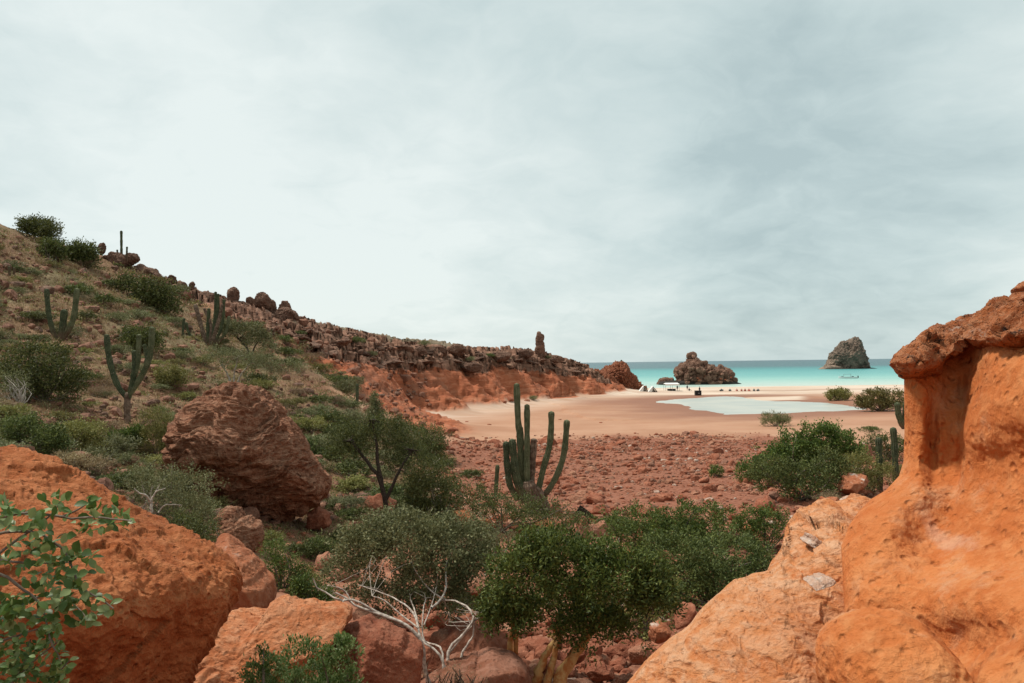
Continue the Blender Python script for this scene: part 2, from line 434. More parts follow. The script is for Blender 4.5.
# cap cliff foot below the rim
for a in [(330, 348, 124), (355, 356, 134), (380, 364, 139), (400, 368, 145), (440, 368, 160), (480, 368, 176), (520, 370, 191), (545, 372, 198), (570, 376, 211), (590, 381, 222)]: K(*a)
for a in [(405, 414), (430, 410), (455, 407), (480, 404), (510, 401), (540, 398), (565, 396), (590, 393), (615, 391), (640, 389)]:
    Z(*a, 0.9)
    p = gz(*a, 0.9); cp.append(p + (4, -9, -0.15))
for a in [(330, 382, 104), (350, 378, 112), (365, 392, 112), (385, 405, 118), (320, 365, 112), (300, 345, 110), (400, 390, 137), (440, 388, 148), (480, 386, 166), (540, 386, 191)]: K(*a)
# brush slope
for a in [(380, 426, 64), (350, 418, 60), (400, 436, 60), (350, 400, 76), (375, 412, 84), (300, 400, 62), (300, 362, 84), (270, 335, 100), (250, 360, 78), (250, 400, 56), (200, 380, 54), (200, 345, 72), (200, 318, 92),
          (100, 400, 36), (100, 350, 52), (100, 300, 72), (50, 440, 25), (0, 400, 31), (0, 350, 43), (0, 300, 57), (0, 262, 70), (50, 262, 78),
          (-150, 300, 42), (-200, 220, 58), (170, 500, 20), (100, 470, 22), (210, 520, 20.5), (150, 440, 30), (330, 470, 40), (280, 440, 42), (330, 541, 24), (300, 575, 19), (380, 520, 29), (400, 480, 40)]: K(*a)
# flat, rubble field, gully
for px, py, z in [(430, 470, 1.7), (430, 440, 1.15), (500, 500, 2.2), (535, 507, 2.3), (600, 512, 2.1), (560, 470, 1.6), (560, 435, 0.95), (660, 470, 1.5), (660, 435, 0.9), (760, 432, 0.8), (760, 470, 1.5),
                  (700, 510, 2.2), (800, 505, 2.3), (860, 495, 2.6), (860, 450, 1.3), (900, 430, 1.0), (1000, 430, 1.2), (1100, 440, 2.0), (1000, 480, 3.0), (640, 584, 3.7), (560, 575, 3.7), (600, 540, 2.9), (700, 550, 3.2),
                  (780, 560, 3.9), (480, 590, 4.0), (450, 560, 3.5), (600, 655, 4.4), (640, 640, 4.4), (520, 650, 4.7), (420, 640, 5.0), (350, 600, 5.0), (300, 640, 5.6), (460, 402 + 20, 0.8), (520, 415, 0.75), (600, 403, 0.7),
                  (650, 420, 0.65), (720, 425, 0.65), (800, 420, 0.65), (880, 415, 0.7), (900, 402, 0.75), (700, 396, 0.35), (800, 396, 0.42), (840, 398, 0.6), (620, 396, 0.6), (1000, 410, 0.9), (1000, 400, 0.9)]:
    Z(px, py, z)
for px in (640, 680, 720, 760, 800, 850, 900, 1000, 1150, 1300):
    r = ray(px, 380.0)
    for Y, z in ((250, 0.62), (272, 0.38), (290, 0.0), (305, -0.5), (340, -2.5), (430, -5)):
        cp.append(np.array([r[0] * Y, Y, z]))
# far ridge
for a in [(150, 300, 300), (292, 318, 300), (330, 326, 300), (360, 332, 300), (400, 340, 300), (440, 341, 305), (470, 347, 305), (500, 352, 305)]:
    K(*a); cp.append(at(*a) + (0, 80, -6))
cp += [np.array(p, float) for p in [(20, 300, 1.5), (38, 300, -1), (30, 340, -3), (-5, 360, 2), (20, 430, -4), (-60, 430, 2), (-200, 430, 6), (-260, 200, 38), (-200, 60, 36), (-120, 0, 30),
      (0, 0, 7.6), (0, 2.5, 7.2), (0, 5, 6.4), (0, 8, 5.3), (-2.5, 8, 5.6), (-4, 5, 6.6), (-6, 8, 6.4), (-4, 0, 7.8), (3, 3, 6.4), (4, 6, 5.6), (2, 10, 4.6), (6, 12, 4.4), (5, 0, 7.2), (-10, 12, 6.6), (-20, 12, 9.5), (-12, 0, 9), (-30, 0, 14),
      (0, -10, 9), (12, -6, 8), (25, 10, 6.5), (0, -40, 14), (40, -30, 14), (-60, -50, 22), (60, 20, 9), (0, -150, 25), (150, -100, 28), (-150, -150, 34), (120, 60, 12), (90, 110, 3), (160, 140, 8), (220, 230, 3), (300, 100, 20), (400, 300, -1), (350, -200, 25), (18, 18, 4.3), (22, 30, 3.4), (35, 45, 3.0)]]
cp = np.array(cp)
XY = cp[:, :2]; n = len(XY)
D = np.linalg.norm(XY[:, None] - XY[None], axis=2)
A = np.zeros((n + 3, n + 3)); A[:n, :n] = D + np.eye(n) * 0.02 * 0; A[:n, n] = 1; A[:n, n + 1:] = XY; A[n:, :n] = A[:n, n:].T
A[:n, :n] -= np.eye(n) * 0.35          # slight smoothing
sol = np.linalg.solve(A, np.concatenate([cp[:, 2], [0, 0, 0]]))
def rbf(P):
    out = np.empty(len(P))
    for s in range(0, len(P), 60000):
        q = P[s:s + 60000]
        d = np.sqrt((q[:, 0:1] - XY[None, :, 0]) ** 2 + (q[:, 1:2] - XY[None, :, 1]) ** 2)
        out[s:s + 60000] = d @ sol[:n] + sol[n] + q @ sol[n + 1:]
    return out

th = np.concatenate([np.linspace(-180, -60, 36)[:-1], np.linspace(-60, -37, 40)[:-1], np.linspace(-37, 37, 830), np.linspace(37, 60, 40)[1:], np.linspace(60, 180, 36)[1:]])
th = R(1) * th
r1 = np.exp(np.linspace(math.log(1.0), math.log(100), 440))
r2 = np.arange(100.5, 275, 0.5)
r3 = np.exp(np.linspace(math.log(276), math.log(620), 60))
rr = np.concatenate([r1, r2, r3])
TH, RR = np.meshgrid(th, rr)          # rows r, cols theta
GX = RR * np.sin(TH); GY = RR * np.cos(TH)
PP = np.stack([GX.ravel(), GY.ravel()], 1)
Zg = rbf(PP)
LAG = np.array([gz(a, b, 0.3)[:2] for a, b in [(655, 401.5), (668, 403.5), (681, 404.5), (690, 407), (697, 410), (706, 410.6), (714, 411.2), (727, 414.3), (745, 414), (762, 413.7), (780, 413.3), (798, 412.6), (830, 411.5), (862, 409.5), (866, 408.6), (850, 406),
                                               (830, 403.4), (800, 401.2), (775, 401.2), (752, 400), (748, 397.6), (725, 396.2), (704, 397), (680, 399)]])
wob = fbm(np.stack([PP[:, 0] * 0.12, PP[:, 1] * 0.12, PP[:, 0] * 0], 1), 4) * 1.6
wob[np.abs(PP[:, 1] - 180) > 120] = 0
lsd = poly_sd(PP, LAG) + wob
BAR = np.array([gz(a, b, 0.36)[:2] for a, b in [(728, 398.6), (752, 397.2), (800, 396.6), (800, 399.6), (770, 400.2), (745, 400.2)]])
# zone polygons projected on the ground
def hit(px, py, Zarr=None):
    """first ground hit of image rays"""
    Zarr = ZF if Zarr is None else Zarr
    px = np.atleast_1d(np.asarray(px, float)); py = np.atleast_1d(np.asarray(py, float))
    out = []
    for a, b in zip(px, py):
        d = ray(a, b); Ys = np.exp(np.linspace(math.log(1.5), math.log(500), 2600))
        P = CAM + d * Ys[:, None]
        g = height(P[:, 0], P[:, 1], Zarr)
        i = np.argmax(P[:, 2] < g)
        if not (P[:, 2] < g).any(): i = len(Ys) - 1
        out.append([P[i, 0], P[i, 1], g[i]])
    return np.array(out)
def height(x, y, Zarr=None):
    Zarr = ZF if Zarr is None else Zarr
    x = np.asarray(x, float); y = np.asarray(y, float)
    t = np.arctan2(x, y); r = np.clip(np.hypot(x, y), rr[0], rr[-1] - 1)
    ti = np.interp(t, th, np.arange(len(th))); ri = np.interp(r, rr, np.arange(len(rr)))
    t0 = np.clip(ti.astype(int), 0, len(th) - 2); r0 = np.clip(ri.astype(int), 0, len(rr) - 2)
    ft = ti - t0; fr = ri - r0
    return (Zarr[r0, t0] * (1 - fr) * (1 - ft) + Zarr[r0 + 1, t0] * fr * (1 - ft) + Zarr[r0, t0 + 1] * (1 - fr) * ft + Zarr[r0 + 1, t0 + 1] * fr * ft)
Z0 = Zg.reshape(TH.shape)
brush_px = [(-200, 60), (0, 222), (100, 254), (160, 284), (215, 316), (262, 336), (300, 352), (322, 372), (350, 396), (395, 420), (432, 440), (440, 470), (455, 505), (300, 560), (100, 560), (-200, 560)]
BR = hit([p[0] for p in brush_px[3:-3]], [p[1] for p in brush_px[3:-3]], Z0)[:, :2]
BR = np.concatenate([[[-300, 40], [-200, 200], [-75, 112]], BR, [[-4, 20], [-6, 10], [-6, -60], [-300, -60]]])
bsd = poly_sd(PP, BR)
pxcol = 512 + FPX * np.clip(np.tan(np.clip(TH.ravel(), -1.4, 1.4)), -2, 2)
brush = ss(-(bsd + fbm(np.stack([PP[:, 0] * .15, PP[:, 1] * .15, PP[:, 0] * 0], 1), 3) * 3), -2, 4)
hill = ss(Zg, 1.0, 1.7) * ss(PP[:, 1], 60, 90) * (pxcol < 660)
cliff = hill * (1 - brush) * (PP[:, 1] > 90)
rubble = ss(-poly_sd(PP, [(-7, 46), (-7, 62), (-6, 78), (0, 88), (12, 93), (24, 93), (30, 84), (42, 60), (40, 36), (24, 22), (6, 20), (0, 30)]) + fbm(np.stack([PP[:, 0] * .12, PP[:, 1] * .12, PP[:, 0] * 0 + 5], 1), 4) * 6, -3, 4)
ridx = np.array([p[0] for p in ridge]); rz = np.array([at(*p)[2] for p in ridge])
rel = (Zg - 0.9) / np.maximum(np.interp(pxcol, ridx, rz) - 0.9, 2)
P3 = np.stack([PP[:, 0], PP[:, 1], Zg], 1)
# relief
nse = fbm(P3 * (0.09, 0.09, 0), 6, 0.52)
fine = fbm(P3 * (0.9, 0.9, 0) + 7, 4, 0.55)
gully = fbm(P3 * (0.055, 0.022, 0) + 31, 4, 0.5, ridged=True)
near = 1 - ss(PP[:, 1], 24, 34)
Zn = Zg + brush * (nse * 0.55 + fine * 0.13) * ss(RR.ravel(), 10, 30)
Zn += cliff * (nse * 0.7 + fine * 0.45 + fbm(P3 * (0.28, 0.28, 0) + 51, 5, 0.6, ridged=True) * 0.28 + gully * 0.7 * ss(rel, 0.1, 0.4) * (1 - ss(rel, .9, 1.02)))
Zn += rubble * (fine * 0.05 + fbm(P3 * (0.3, 0.3, 0) + 3, 3) * 0.12)
Zn += (1 - brush) * (1 - cliff) * (1 - rubble) * fbm(P3 * (0.2, 0.2, 0) + 9, 3) * 0.05
Zn += near * (1 - brush) * fine * 0.12
# lagoon basin
Zl = np.where(lsd < 0, 0.3 + np.maximum(lsd, -6) * 0.05, np.maximum(Zn, 0.3 + np.minimum(lsd, 30) * 0.012))
far = (PP[:, 1] > 110) & (PP[:, 1] < 262) & (lsd < 25)
Zn = np.where(far, np.where(lsd < 0, Zl, np.minimum(np.maximum(Zn, 0.305 + lsd * 0.012), 0.36 + np.maximum(lsd, 0) * 0.03)), Zn)
Zn = np.where((lsd > 2.0) & (lsd < 60) & (PP[:, 1] < 262), np.maximum(Zn, 0.34), Zn)
# hard-layered cap: terraces
capm = cliff * ss(rel, 0.42, 0.6) * (PP[:, 1] > 95)
step = 2.6; ph = Zn / step + nse * 1.1 + fine * 0.2; fr_ = ph - np.floor(ph)
Zn += capm * (ss(fr_, 0.55, 0.95) - fr_) * step * 0.8
ZF = Zn.reshape(TH.shape)
X3 = np.stack([PP[:, 0], PP[:, 1], Zn], 1)
wst = fbm(X3 * (0.25, 0.25, 1.6), 5, 0.6)
push = capm * wst * 1.3 + cliff * (1 - capm) * wst * 0.45
X3[:, 0] += push * 0.35; X3[:, 1] -= push * 0.9
# masks
pale = ss(PP[:, 1], 190, 225) * ss(pxcol, 500, 580) * (1 - cliff)
footd = np.full(len(PP), 1e9)
foot = [gz(a, b, 0.9)[:2] for a, b in [(405, 415), (430, 411), (455, 408), (480, 405), (510, 402), (540, 399), (565, 397), (590, 394), (615, 392), (640, 390)]]
for a, b in zip(foot[:-1], foot[1:]): footd = np.minimum(footd, seg_dist(PP, a, b))
pale = np.maximum(pale, 0.55 * (1 - ss(footd, 2, 22)) * (1 - cliff) * (pxcol > 395))
bar = 1 - ss(poly_sd(PP, BAR), -1, 3); pale = np.maximum(pale * (1 - 0.5 * (1 - ss(lsd, 1, 12)) * (PP[:, 1] < 235)), bar)
lagN = (PP[:, 1] < 215) * (1 - ss(lsd + nse * 4, 2, 26)) * (lsd > -8)
wet = lagN * (1 - bar)
wet = np.maximum(wet, 0.5 * np.exp(-((PP[:, 1] - 236 + nse * 4) / 5) ** 2) * ss(pxcol, 590, 690) * (pxcol < 900))
capc = cliff * ss(rel + nse * 0.06 + wst * 0.05, 0.52, 0.62)
farveg = ss(PP[:, 1], 232, 262) * (Zn > 5) * (pxcol < 560)
zoneA = np.stack([cliff, capc, brush, np.clip(farveg, 0, 1)], 1)
zoneB = np.stack([rubble, np.clip(wet, 0, 1), np.clip(pale, 0, 1), near], 1)
nr, nt_ = TH.shape
i = np.arange(nr - 1)[:, None] * nt_; j = np.arange(nt_ - 1)[None]
Fq = np.stack([i + j, i + nt_ + j, i + nt_ + j + 1, i + j + 1], -1).reshape(-1, 4)
# fan closing the small hole below the camera
hc = len(X3); X3 = np.vstack([X3, [[0, 0, float(ZF[0].mean())]]])
zoneA = np.vstack([zoneA, zoneA[:1]]); zoneB = np.vstack([zoneB, zoneB[:1]])
jf = np.arange(nt_ - 1); Ft = np.stack([np.full_like(jf, hc), jf, jf + 1], 1)

m, t, p, o = new_mat('terrain')
P = t.pos(); a1 = t.attr('zoneA'); a2 = t.attr('zoneB')
A1 = t.sep(a1.outputs['Vector']); A2 = t.sep(a2.outputs['Vector'])
n_lo = t.noise(P, 0.08, 5); n_md = t.noise(P, 0.6, 6, 0.6); n_hi = t.noise(P, 4.0, 8, 0.65); n_vh = t.noise(P, 14.0, 6, 0.65)
lx, ly, lz = t.sep(P)[:3]
sand = t.mix(t.sstep(n_lo, 0.3, 0.7), (0.33, 0.17, 0.10), (0.41, 0.235, 0.15))
sand = t.mix(t.sstep(n_md, 0.5, 0.75, 0, .5), sand, (0.34, 0.155, 0.09))
streakv = t.noise(t.comb(t.math('MULTIPLY', lx, 0.03), t.math('MULTIPLY', ly, 0.25), 0.0), 1.0, 5, 0.6)
sand = t.mix(t.sstep(streakv, 0.5, 0.7, 0, .4), sand, (0.36, 0.17, 0.105))
palec = t.mix(t.sstep(streakv, 0.35, 0.65), (0.47, 0.34, 0.25), (0.60, 0.50, 0.41))
c = t.mix(A2[2], sand, palec)
c = t.mix(t.math('MULTIPLY', A2[1], 0.85), c, t.mix(n_md, (0.17, 0.068, 0.038), (0.25, 0.105, 0.06)))
rub = t.ramp(n_hi, [(0.3, (0.12, 0.038, 0.022)), (0.5, (0.23, 0.08, 0.045)), (0.72, (0.36, 0.16, 0.10))])
c = t.mix(t.math('MULTIPLY', A2[0], 0.9), c, rub)
soil = t.ramp(t.noise(P, 1.6, 8, 0.68), [(0.3, (0.085, 0.042, 0.024)), (0.45, (0.17, 0.09, 0.05)), (0.6, (0.25, 0.155, 0.085)), (0.75, (0.17, 0.14, 0.07))])
soil = t.mix(t.sstep(t.noise(P, 0.13, 5, 0.6), 0.45, 0.62, 0, .65), soil, t.ramp(n_hi, [(0.35, (0.10, 0.095, 0.045)), (0.65, (0.22, 0.19, 0.10))]))
soil = t.mix(t.sstep(n_lo, 0.55, 0.68, 0, .4), soil, (0.29, 0.12, 0.065))
c = t.mix(A1[2], c, soil)

PS = t.comb(t.math('MULTIPLY', lx, 0.25), t.math('MULTIPLY', ly, 0.25), t.math('MULTIPLY', lz, 1.5))
nst = t.noise(PS, 1.0, 8, 0.62, 0.4)
redc = t.ramp(nst, [(0.3, (0.22, 0.062, 0.028)), (0.5, (0.35, 0.11, 0.05)), (0.7, (0.46, 0.19, 0.105))])
nst2 = t.noise(t.comb(t.math('MULTIPLY', lx, 0.12), t.math('MULTIPLY', ly, 0.12), t.math('MULTIPLY', lz, 0.12)), 1.0, 5, 0.6)
redc = t.mix(t.sstep(nst2, 0.5, 0.66, 0, .7), redc, (0.20, 0.085, 0.05))
capcol = t.ramp(nst, [(0.3, (0.10, 0.05, 0.032)), (0.5, (0.21, 0.11, 0.072)), (0.72, (0.36, 0.20, 0.135))])
capcol = t.mix(t.sstep(n_md, 0.56, 0.66, 0, .5), capcol, (0.10, 0.09, 0.055))
cl = t.mix(A1[1], redc, capcol)
c = t.mix(A1[0], c, cl)
c = t.mix(t.math('MULTIPLY', a1.outputs['Alpha'], 0.85), c, t.ramp(t.noise(P, 0.25, 7, 0.65), [(0.35, (0.10, 0.095, 0.06)), (0.65, (0.21, 0.16, 0.105))]))
nearc = t.ramp(n_hi, [(0.3, (0.13, 0.045, 0.025)), (0.5, (0.24, 0.09, 0.05)), (0.7, (0.36, 0.17, 0.10))])
c = t.mix(t.math('MULTIPLY', a2.outputs['Alpha'], t.math('SUBTRACT', 1.0, t.math('MULTIPLY', A1[2], 0.6))), c, nearc)
t.put(p.inputs['Base Color'], c)
bs = t.math('ADD', t.math('MULTIPLY', A1[0], 1.0), t.math('ADD', t.math('MULTIPLY', A1[2], 0.8), t.math('MULTIPLY', A2[0], 0.8)))
hh = t.math('ADD', t.math('MULTIPLY', n_hi, 0.5), t.math('MULTIPLY', n_vh, 0.2))
hh = t.math('ADD', hh, t.math('MULTIPLY', nst, t.math('MULTIPLY', A1[0], 1.6)))
t.put(p.inputs['Normal'], t.bump(t.math('MULTIPLY', hh, t.math('ADD', bs, 0.12)), 0.8, 0.3))
t.put(p.inputs['Roughness'], t.math('SUBTRACT', 0.95, t.math('MULTIPLY', A2[1], 0.25)))
MT['terrain'] = m
terr = link('terrain', mesh_np('terrain', X3, [Fq, Ft], [m], True, None, {'zoneA': zoneA, 'zoneB': zoneB}))
tag(terr, 'red desert hillside, cliffs, rubble flat and pale beach', 'terrain', kind='structure')

# ------------------------------------------------------------------ water
m, t, p, o = new_mat('sea_water')
P = t.pos(); x, y, z = t.sep(P)[:3]
wn = t.noise(t.comb(t.math('MULTIPLY', x, 0.004), t.math('MULTIPLY', y, 0.012), 0.0), 1.0, 5, 0.6)
yy = t.math('MULTIPLY', y, t.math('ADD', 0.86, t.math('MULTIPLY', wn, 0.28)))
lg = t.math('LOGARITHM', t.math('MAXIMUM', yy, 10.0), 10.0)
f = t.math('DIVIDE', t.math('SUBTRACT', lg, 2.40), 1.6)        # 250 m -> 0, 10 km -> 1
wc = t.ramp(f, [(0.0, (0.55, 0.55, 0.47)), (0.06, (0.40, 0.52, 0.46)), (0.13, (0.23, 0.45, 0.40)), (0.20, (0.12, 0.35, 0.33)), (0.31, (0.06, 0.265, 0.26)), (0.375, (0.04, 0.18, 0.185)), (0.43, (0.045, 0.11, 0.125)), (1.0, (0.05, 0.095, 0.115))])
cs = t.noise(t.comb(t.math('MULTIPLY', x, 0.012), t.math('MULTIPLY', y, 0.05), 0.0), 1.0, 6, 0.65)
wc = t.mix(t.sstep(cs, 0.5, 0.7, 0, 0.3), wc, (0.05, 0.20, 0.20))
wc = t.mix(t.sstep(cs, 0.28, 0.45, 0.22, 0.0), wc, (0.30, 0.55, 0.50))
t.put(p.inputs['Base Color'], wc); p.inputs['Roughness'].default_value = 0.35
p.inputs['Specular IOR Level'].default_value = 0.22
rip = t.noise(t.comb(t.math('MULTIPLY', x, 0.5), t.math('MULTIPLY', y, 1.0), 0.0), 1.0, 5, 0.6)
t.put(p.inputs['Normal'], t.bump(rip, 1.0, 0.6))
Vw = np.array([[-60000, -2000, 0], [60000, -2000, 0], [60000, 60000, 0], [-60000, 60000, 0]], float)
tag(link('sea', mesh_np('sea', Vw, np.array([[0, 1, 2, 3]]), [m])), 'turquoise bay turning slate blue towards the horizon', 'sea', kind='structure')
m, t, p, o = new_mat('lagoon_water')
P = t.pos()
t.put(p.inputs['Base Color'], t.mix(t.sstep(t.noise(P, 0.1, 5), 0.35, 0.65), (0.36, 0.38, 0.34), (0.46, 0.45, 0.385)))
p.inputs['Roughness'].default_value = 0.3; p.inputs['Specular IOR Level'].default_value = 0.3
x, y, z = t.sep(P)[:3]
t.put(p.inputs['Normal'], t.bump(t.noise(t.comb(x, t.math('MULTIPLY', y, 2.0), 0.0), 1.5, 4), 0.5, 0.05))
ctr = LAG.mean(0); big_l = ctr + (LAG - ctr) * 1.25
Vl = np.concatenate([[[*ctr, 0.3]], np.column_stack([big_l, np.full(len(big_l), 0.3)])])
lo_, hi_ = LAG.min(0) - 6, LAG.max(0) + 6
nl_ = len(LAG); tang = np.roll(LAG, -1, 0) - np.roll(LAG, 1, 0); nrm = np.stack([tang[:, 1], -tang[:, 0]], 1); nrm /= np.linalg.norm(nrm, axis=1)[:, None]
if poly_sd(LAG[:1] + nrm[:1] * 0.5, LAG)[0] < 0: nrm = -nrm
Vl = np.column_stack([LAG + nrm * 4.0, np.full(nl_, 0.3)])
tag(link('lagoon', mesh_np('lagoon', Vl, np.arange(nl_)[None], [m], False)), 'shallow pale lagoon on the beach flat', 'lagoon', kind='structure')
# ------------------------------------------------------------------ rocks
def project(P):
    d = (P - CAM) @ M3; return 512 + FPX * d[:, 0] / -d[:, 2], 341.5 - FPX * d[:, 1] / -d[:, 2]
def outline_rock(name, label, outline, Y, depth, mat, lean=0.0, cuts=8, cutr=(0.62, 0.9), sub=6, amp=0.06, freq=1.6, rough=0.015, rfreq=9, blocky=0.8,
                 strata=0.0, sfreq=5.0, seed=0, parent=None, cat='boulder', group=None, kind=None, back=1.0, pw=0.75, blocks=0.0, bfreq=1.0, wavy=1.5, planes=(), fit=3):
    """solid rock with a real depth (half thickness in metres) whose outline as seen is given in picture pixels"""
    pts = at([p[0] for p in outline], [p[1] for p in outline], Y)
    q = pts[:, [0, 2]]; cen = (q.max(0) + q.min(0)) / 2
    qq = []
    for a, b in zip(q, np.roll(q, -1, 0)):
        k = max(2, int(np.linalg.norm(b - a) / (np.ptp(q[:, 0]) / 40))); qq.append(a + (b - a) * np.linspace(0, 1, k, endpoint=False)[:, None])
    qq = np.concatenate(qq) - cen
    nb = 90; bins = np.linspace(-math.pi, math.pi, nb, endpoint=False)
    def polar(x, z, mx=False):
        a = np.arctan2(z, x); r = np.hypot(x, z)
        if mx:
            o_ = np.full(nb, np.nan)
            bi = np.round((a + math.pi) / (2 * math.pi) * nb).astype(int) % nb
            for b_ in range(nb):
                m_ = bi == b_
                if m_.any(): o_[b_] = r[m_].max()
            g_ = ~np.isnan(o_); return np.interp(bins, bins[g_], o_[g_], period=2 * math.pi)
        od = np.argsort(a); return np.interp(bins, a[od], r[od], period=2 * math.pi)
    target = polar(qq[:, 0], qq[:, 1])
    for _k in range(2): target = (np.roll(target, 1) + 4 * target + np.roll(target, -1)) / 6
    mpp = Y / FPX; cpx, cpy = project(np.array([[cen[0], Y, cen[1]]]))
    size = min(np.ptp(q[:, 0]), np.ptp(q[:, 1])) / 2
    def shape(U, F, rr_):
        rg = np.random.default_rng(seed + 100)
        s = np.hypot(U[:, 0], U[:, 2]); phi = np.arctan2(U[:, 2], U[:, 0])
        r = np.interp(phi, bins, rr_, period=2 * math.pi)
        V = np.zeros_like(U)
        V[:, 0] = np.cos(phi) * r * s ** pw; V[:, 2] = np.sin(phi) * r * s ** pw
        V[:, 1] = np.sign(U[:, 1]) * np.abs(U[:, 1]) ** blocky * depth * np.where(U[:, 1] > 0, back, 1)
        for (nx, ny, nz, fr) in planes:
            nv = np.array([nx, ny, nz], float); nv /= np.linalg.norm(nv); d = V @ nv; V -= np.maximum(d - d.max() * fr, 0)[:, None] * nv * 0.93
        for c in range(cuts):
            nv = rg.normal(size=3); nv[1] = -abs(nv[1]) - 0.5 if rg.random() < 0.8 else nv[1]
            nv /= np.linalg.norm(nv)
            d = V @ nv; h = d.max() * rg.uniform(*cutr); V -= np.maximum(d - h, 0)[:, None] * nv * 0.9
        V[:, 1] += lean * V[:, 2]
        return V
    rr_ = target.copy()
    U5, F5 = ico(5)
    for it in range(fit):
        V = shape(U5, F5, rr_) + (cen[0], Y, cen[1]); px, py = project(V)
        got = polar((px - cpx) * mpp, -(py - cpy) * mpp, True)
        ratio = np.clip(target / got, .6, 1.5)
        for _k in range(3): ratio = (np.roll(ratio, 1) + 2 * ratio + np.roll(ratio, -1)) / 4
        rr_ = rr_ * ratio
    U, F = ico(sub)
    V = shape(U, F, rr_)
    N = vnormals(V, F); S = V / size + seed * 3.7
    disp = fbm(S * freq, 4) * amp + fbm(S * rfreq, 4, 0.6) * rough - np.abs(fbm(S * rfreq * .6 + 9, 3, .6)) * rough * .8
    if blocks:
        d1, d2, idv = worley(S * bfreq + 5.3, seed)
        disp += (idv - 0.5) * blocks - np.clip(0.18 - (d2 - d1), 0, 1) * blocks * 1.6
    if strata:
        wz = S[:, 2] * sfreq + fbm(S * (wavy, wavy, wavy * .8), 4) * 2.0
        lay = fbm(np.stack([S[:, 0] * 1.1, S[:, 1] * 1.1, wz * 1.6], 1), 4, 0.6, ridged=True)
        disp += lay * strata
    V += N * (disp * size)[:, None]
    base = np.array([cen[0], Y, q[:, 1].min()])
    V += (cen[0], Y, cen[1])
    me = mesh_np(name, V - (0 if parent else base), F, [mat], True)
    o = link(name, me, parent, None if parent else base)
    if parent is None: tag(o, label, cat, group, kind)
    elif label: o['label'] = label
    return o

def star_rock_mesh(name, seed, sub, mats, flat=0.7, rough=0.03):
    rg = np.random.default_rng(seed); U, F = ico(sub); V = U * (1, rg.uniform(.7, 1), flat * rg.uniform(.8, 1.1))
    for c in range(11):
        nv = rg.normal(size=3); nv /= np.linalg.norm(nv); d = V @ nv; h = d.max() * rg.uniform(0.55, 0.88)
        V -= np.maximum(d - h, 0)[:, None] * nv * 0.92
    N = vnormals(V, F)
    V += N * (fbm(V * 1.5 + seed, 3) * 0.07 + fbm(V * 6 + seed, 3) * rough)[:, None]
    return V, F
# terrain-hit helpers
def ground(px, py): return hit([px], [py])[0]
def gh(x, y): return float(height(np.array([x]), np.array([y]))[0])

# ---- near rocks
outline_rock('boulder', 'massive brown boulder with wavy layered face leaning over a dark hollow beside the dry path', [(168, 455), (172, 432), (182, 418), (200, 406), (215, 397), (235, 388), (255, 391), (272, 402), (288, 422), (304, 446), (317, 470), (325, 487), (322, 497), (300, 508), (285, 520), (270, 532), (245, 538), (215, 532), (206, 505), (195, 470), (180, 468)],
             24.0, 2.3, MT['layer'], lean=0.0, cuts=2, cutr=(0.85, 0.95), sub=8, amp=0.05, freq=1.3, rough=0.012, rfreq=10, strata=0.055, sfreq=3.6, wavy=.9, seed=5, blocky=0.8, planes=[(.15, -.65, -.75, .42)])
outline_rock('boulder', 'pale pinkish boulder shoulder tucked behind the layered boulder', [(272, 440), (284, 426), (298, 430), (306, 450), (322, 478), (318, 500), (285, 500)], 26.5, 1.4, MT['layer'], lean=0.3, cuts=4, seed=8, strata=0.03)
outline_rock('boulder', 'grooved brown boulder lying under the big layered boulder', [(211, 525), (222, 510), (233, 506), (245, 513), (262, 524), (263, 537), (254, 552), (235, 556), (215, 545)], 19.0, 0.6, MT['layer'], lean=0.5, cuts=6, seed=9, strata=0.04, sfreq=3, sub=6)
outline_rock('boulder', 'rounded red boulder with a pale worn top behind the tip of the orange boulder', [(214, 543), (222, 538), (238, 540), (255, 552), (268, 568), (276, 585), (275, 602), (262, 618), (235, 622), (205, 622), (200, 580)], 12.0, 0.7, MT['whitetop'], lean=0.25, cuts=4, seed=10, sub=6, amp=0.04)
outline_rock('boulder', 'broad orange slab boulder beside the bottom shrub, split by a shadowed notch', [(182, 700), (192, 660), (205, 640), (218, 620), (240, 616), (262, 608), (285, 595), (312, 596), (340, 602), (354, 612), (352, 624), (335, 634), (322, 655), (312, 680), (300, 715), (180, 720)],
             8.6, 0.9, MT['slab'], lean=0.1, planes=[(.1, -.55, .83, .6), (.6, -.6, -.5, .6)], cuts=5, seed=12, sub=7, amp=0.05, rough=0.02, blocky=0.6, cutr=(0.72, .93))
outline_rock('boulder', 'dark rust brown boulder in shade under the white branches', [(322, 710), (325, 660), (340, 628), (360, 616), (385, 618), (408, 630), (424, 650), (420, 680), (410, 715)], 9.0, 0.7, MT['stone'], lean=0.1, cuts=5, seed=14, sub=7, amp=0.05, rough=0.02)
outline_rock('boulder', 'grey pink flat boulder at the foot of the leafy tree trunks', [(405, 700), (440, 664), (470, 652), (505, 650), (525, 662), (540, 700)], 10.3, 0.7, MT['brown'], lean=0.6, cuts=6, seed=15, sub=6)
outline_rock('boulder', 'red wedge boulder with dark hollow above it behind the white branches', [(425, 668), (434, 640), (450, 622), (470, 620), (500, 630), (510, 648), (500, 668), (460, 680)], 11.6, 0.7, MT['stone'], lean=0.3, cuts=6, seed=16, sub=6)
outline_rock('boulder', 'smooth orange boulder among bushes just below the candelabra cactus', [(527, 536), (529, 524), (540, 519), (552, 521), (558, 530), (556, 538), (540, 543)], 30.0, 0.55, MT['slab'], lean=0.3, cuts=3, seed=17, sub=5)
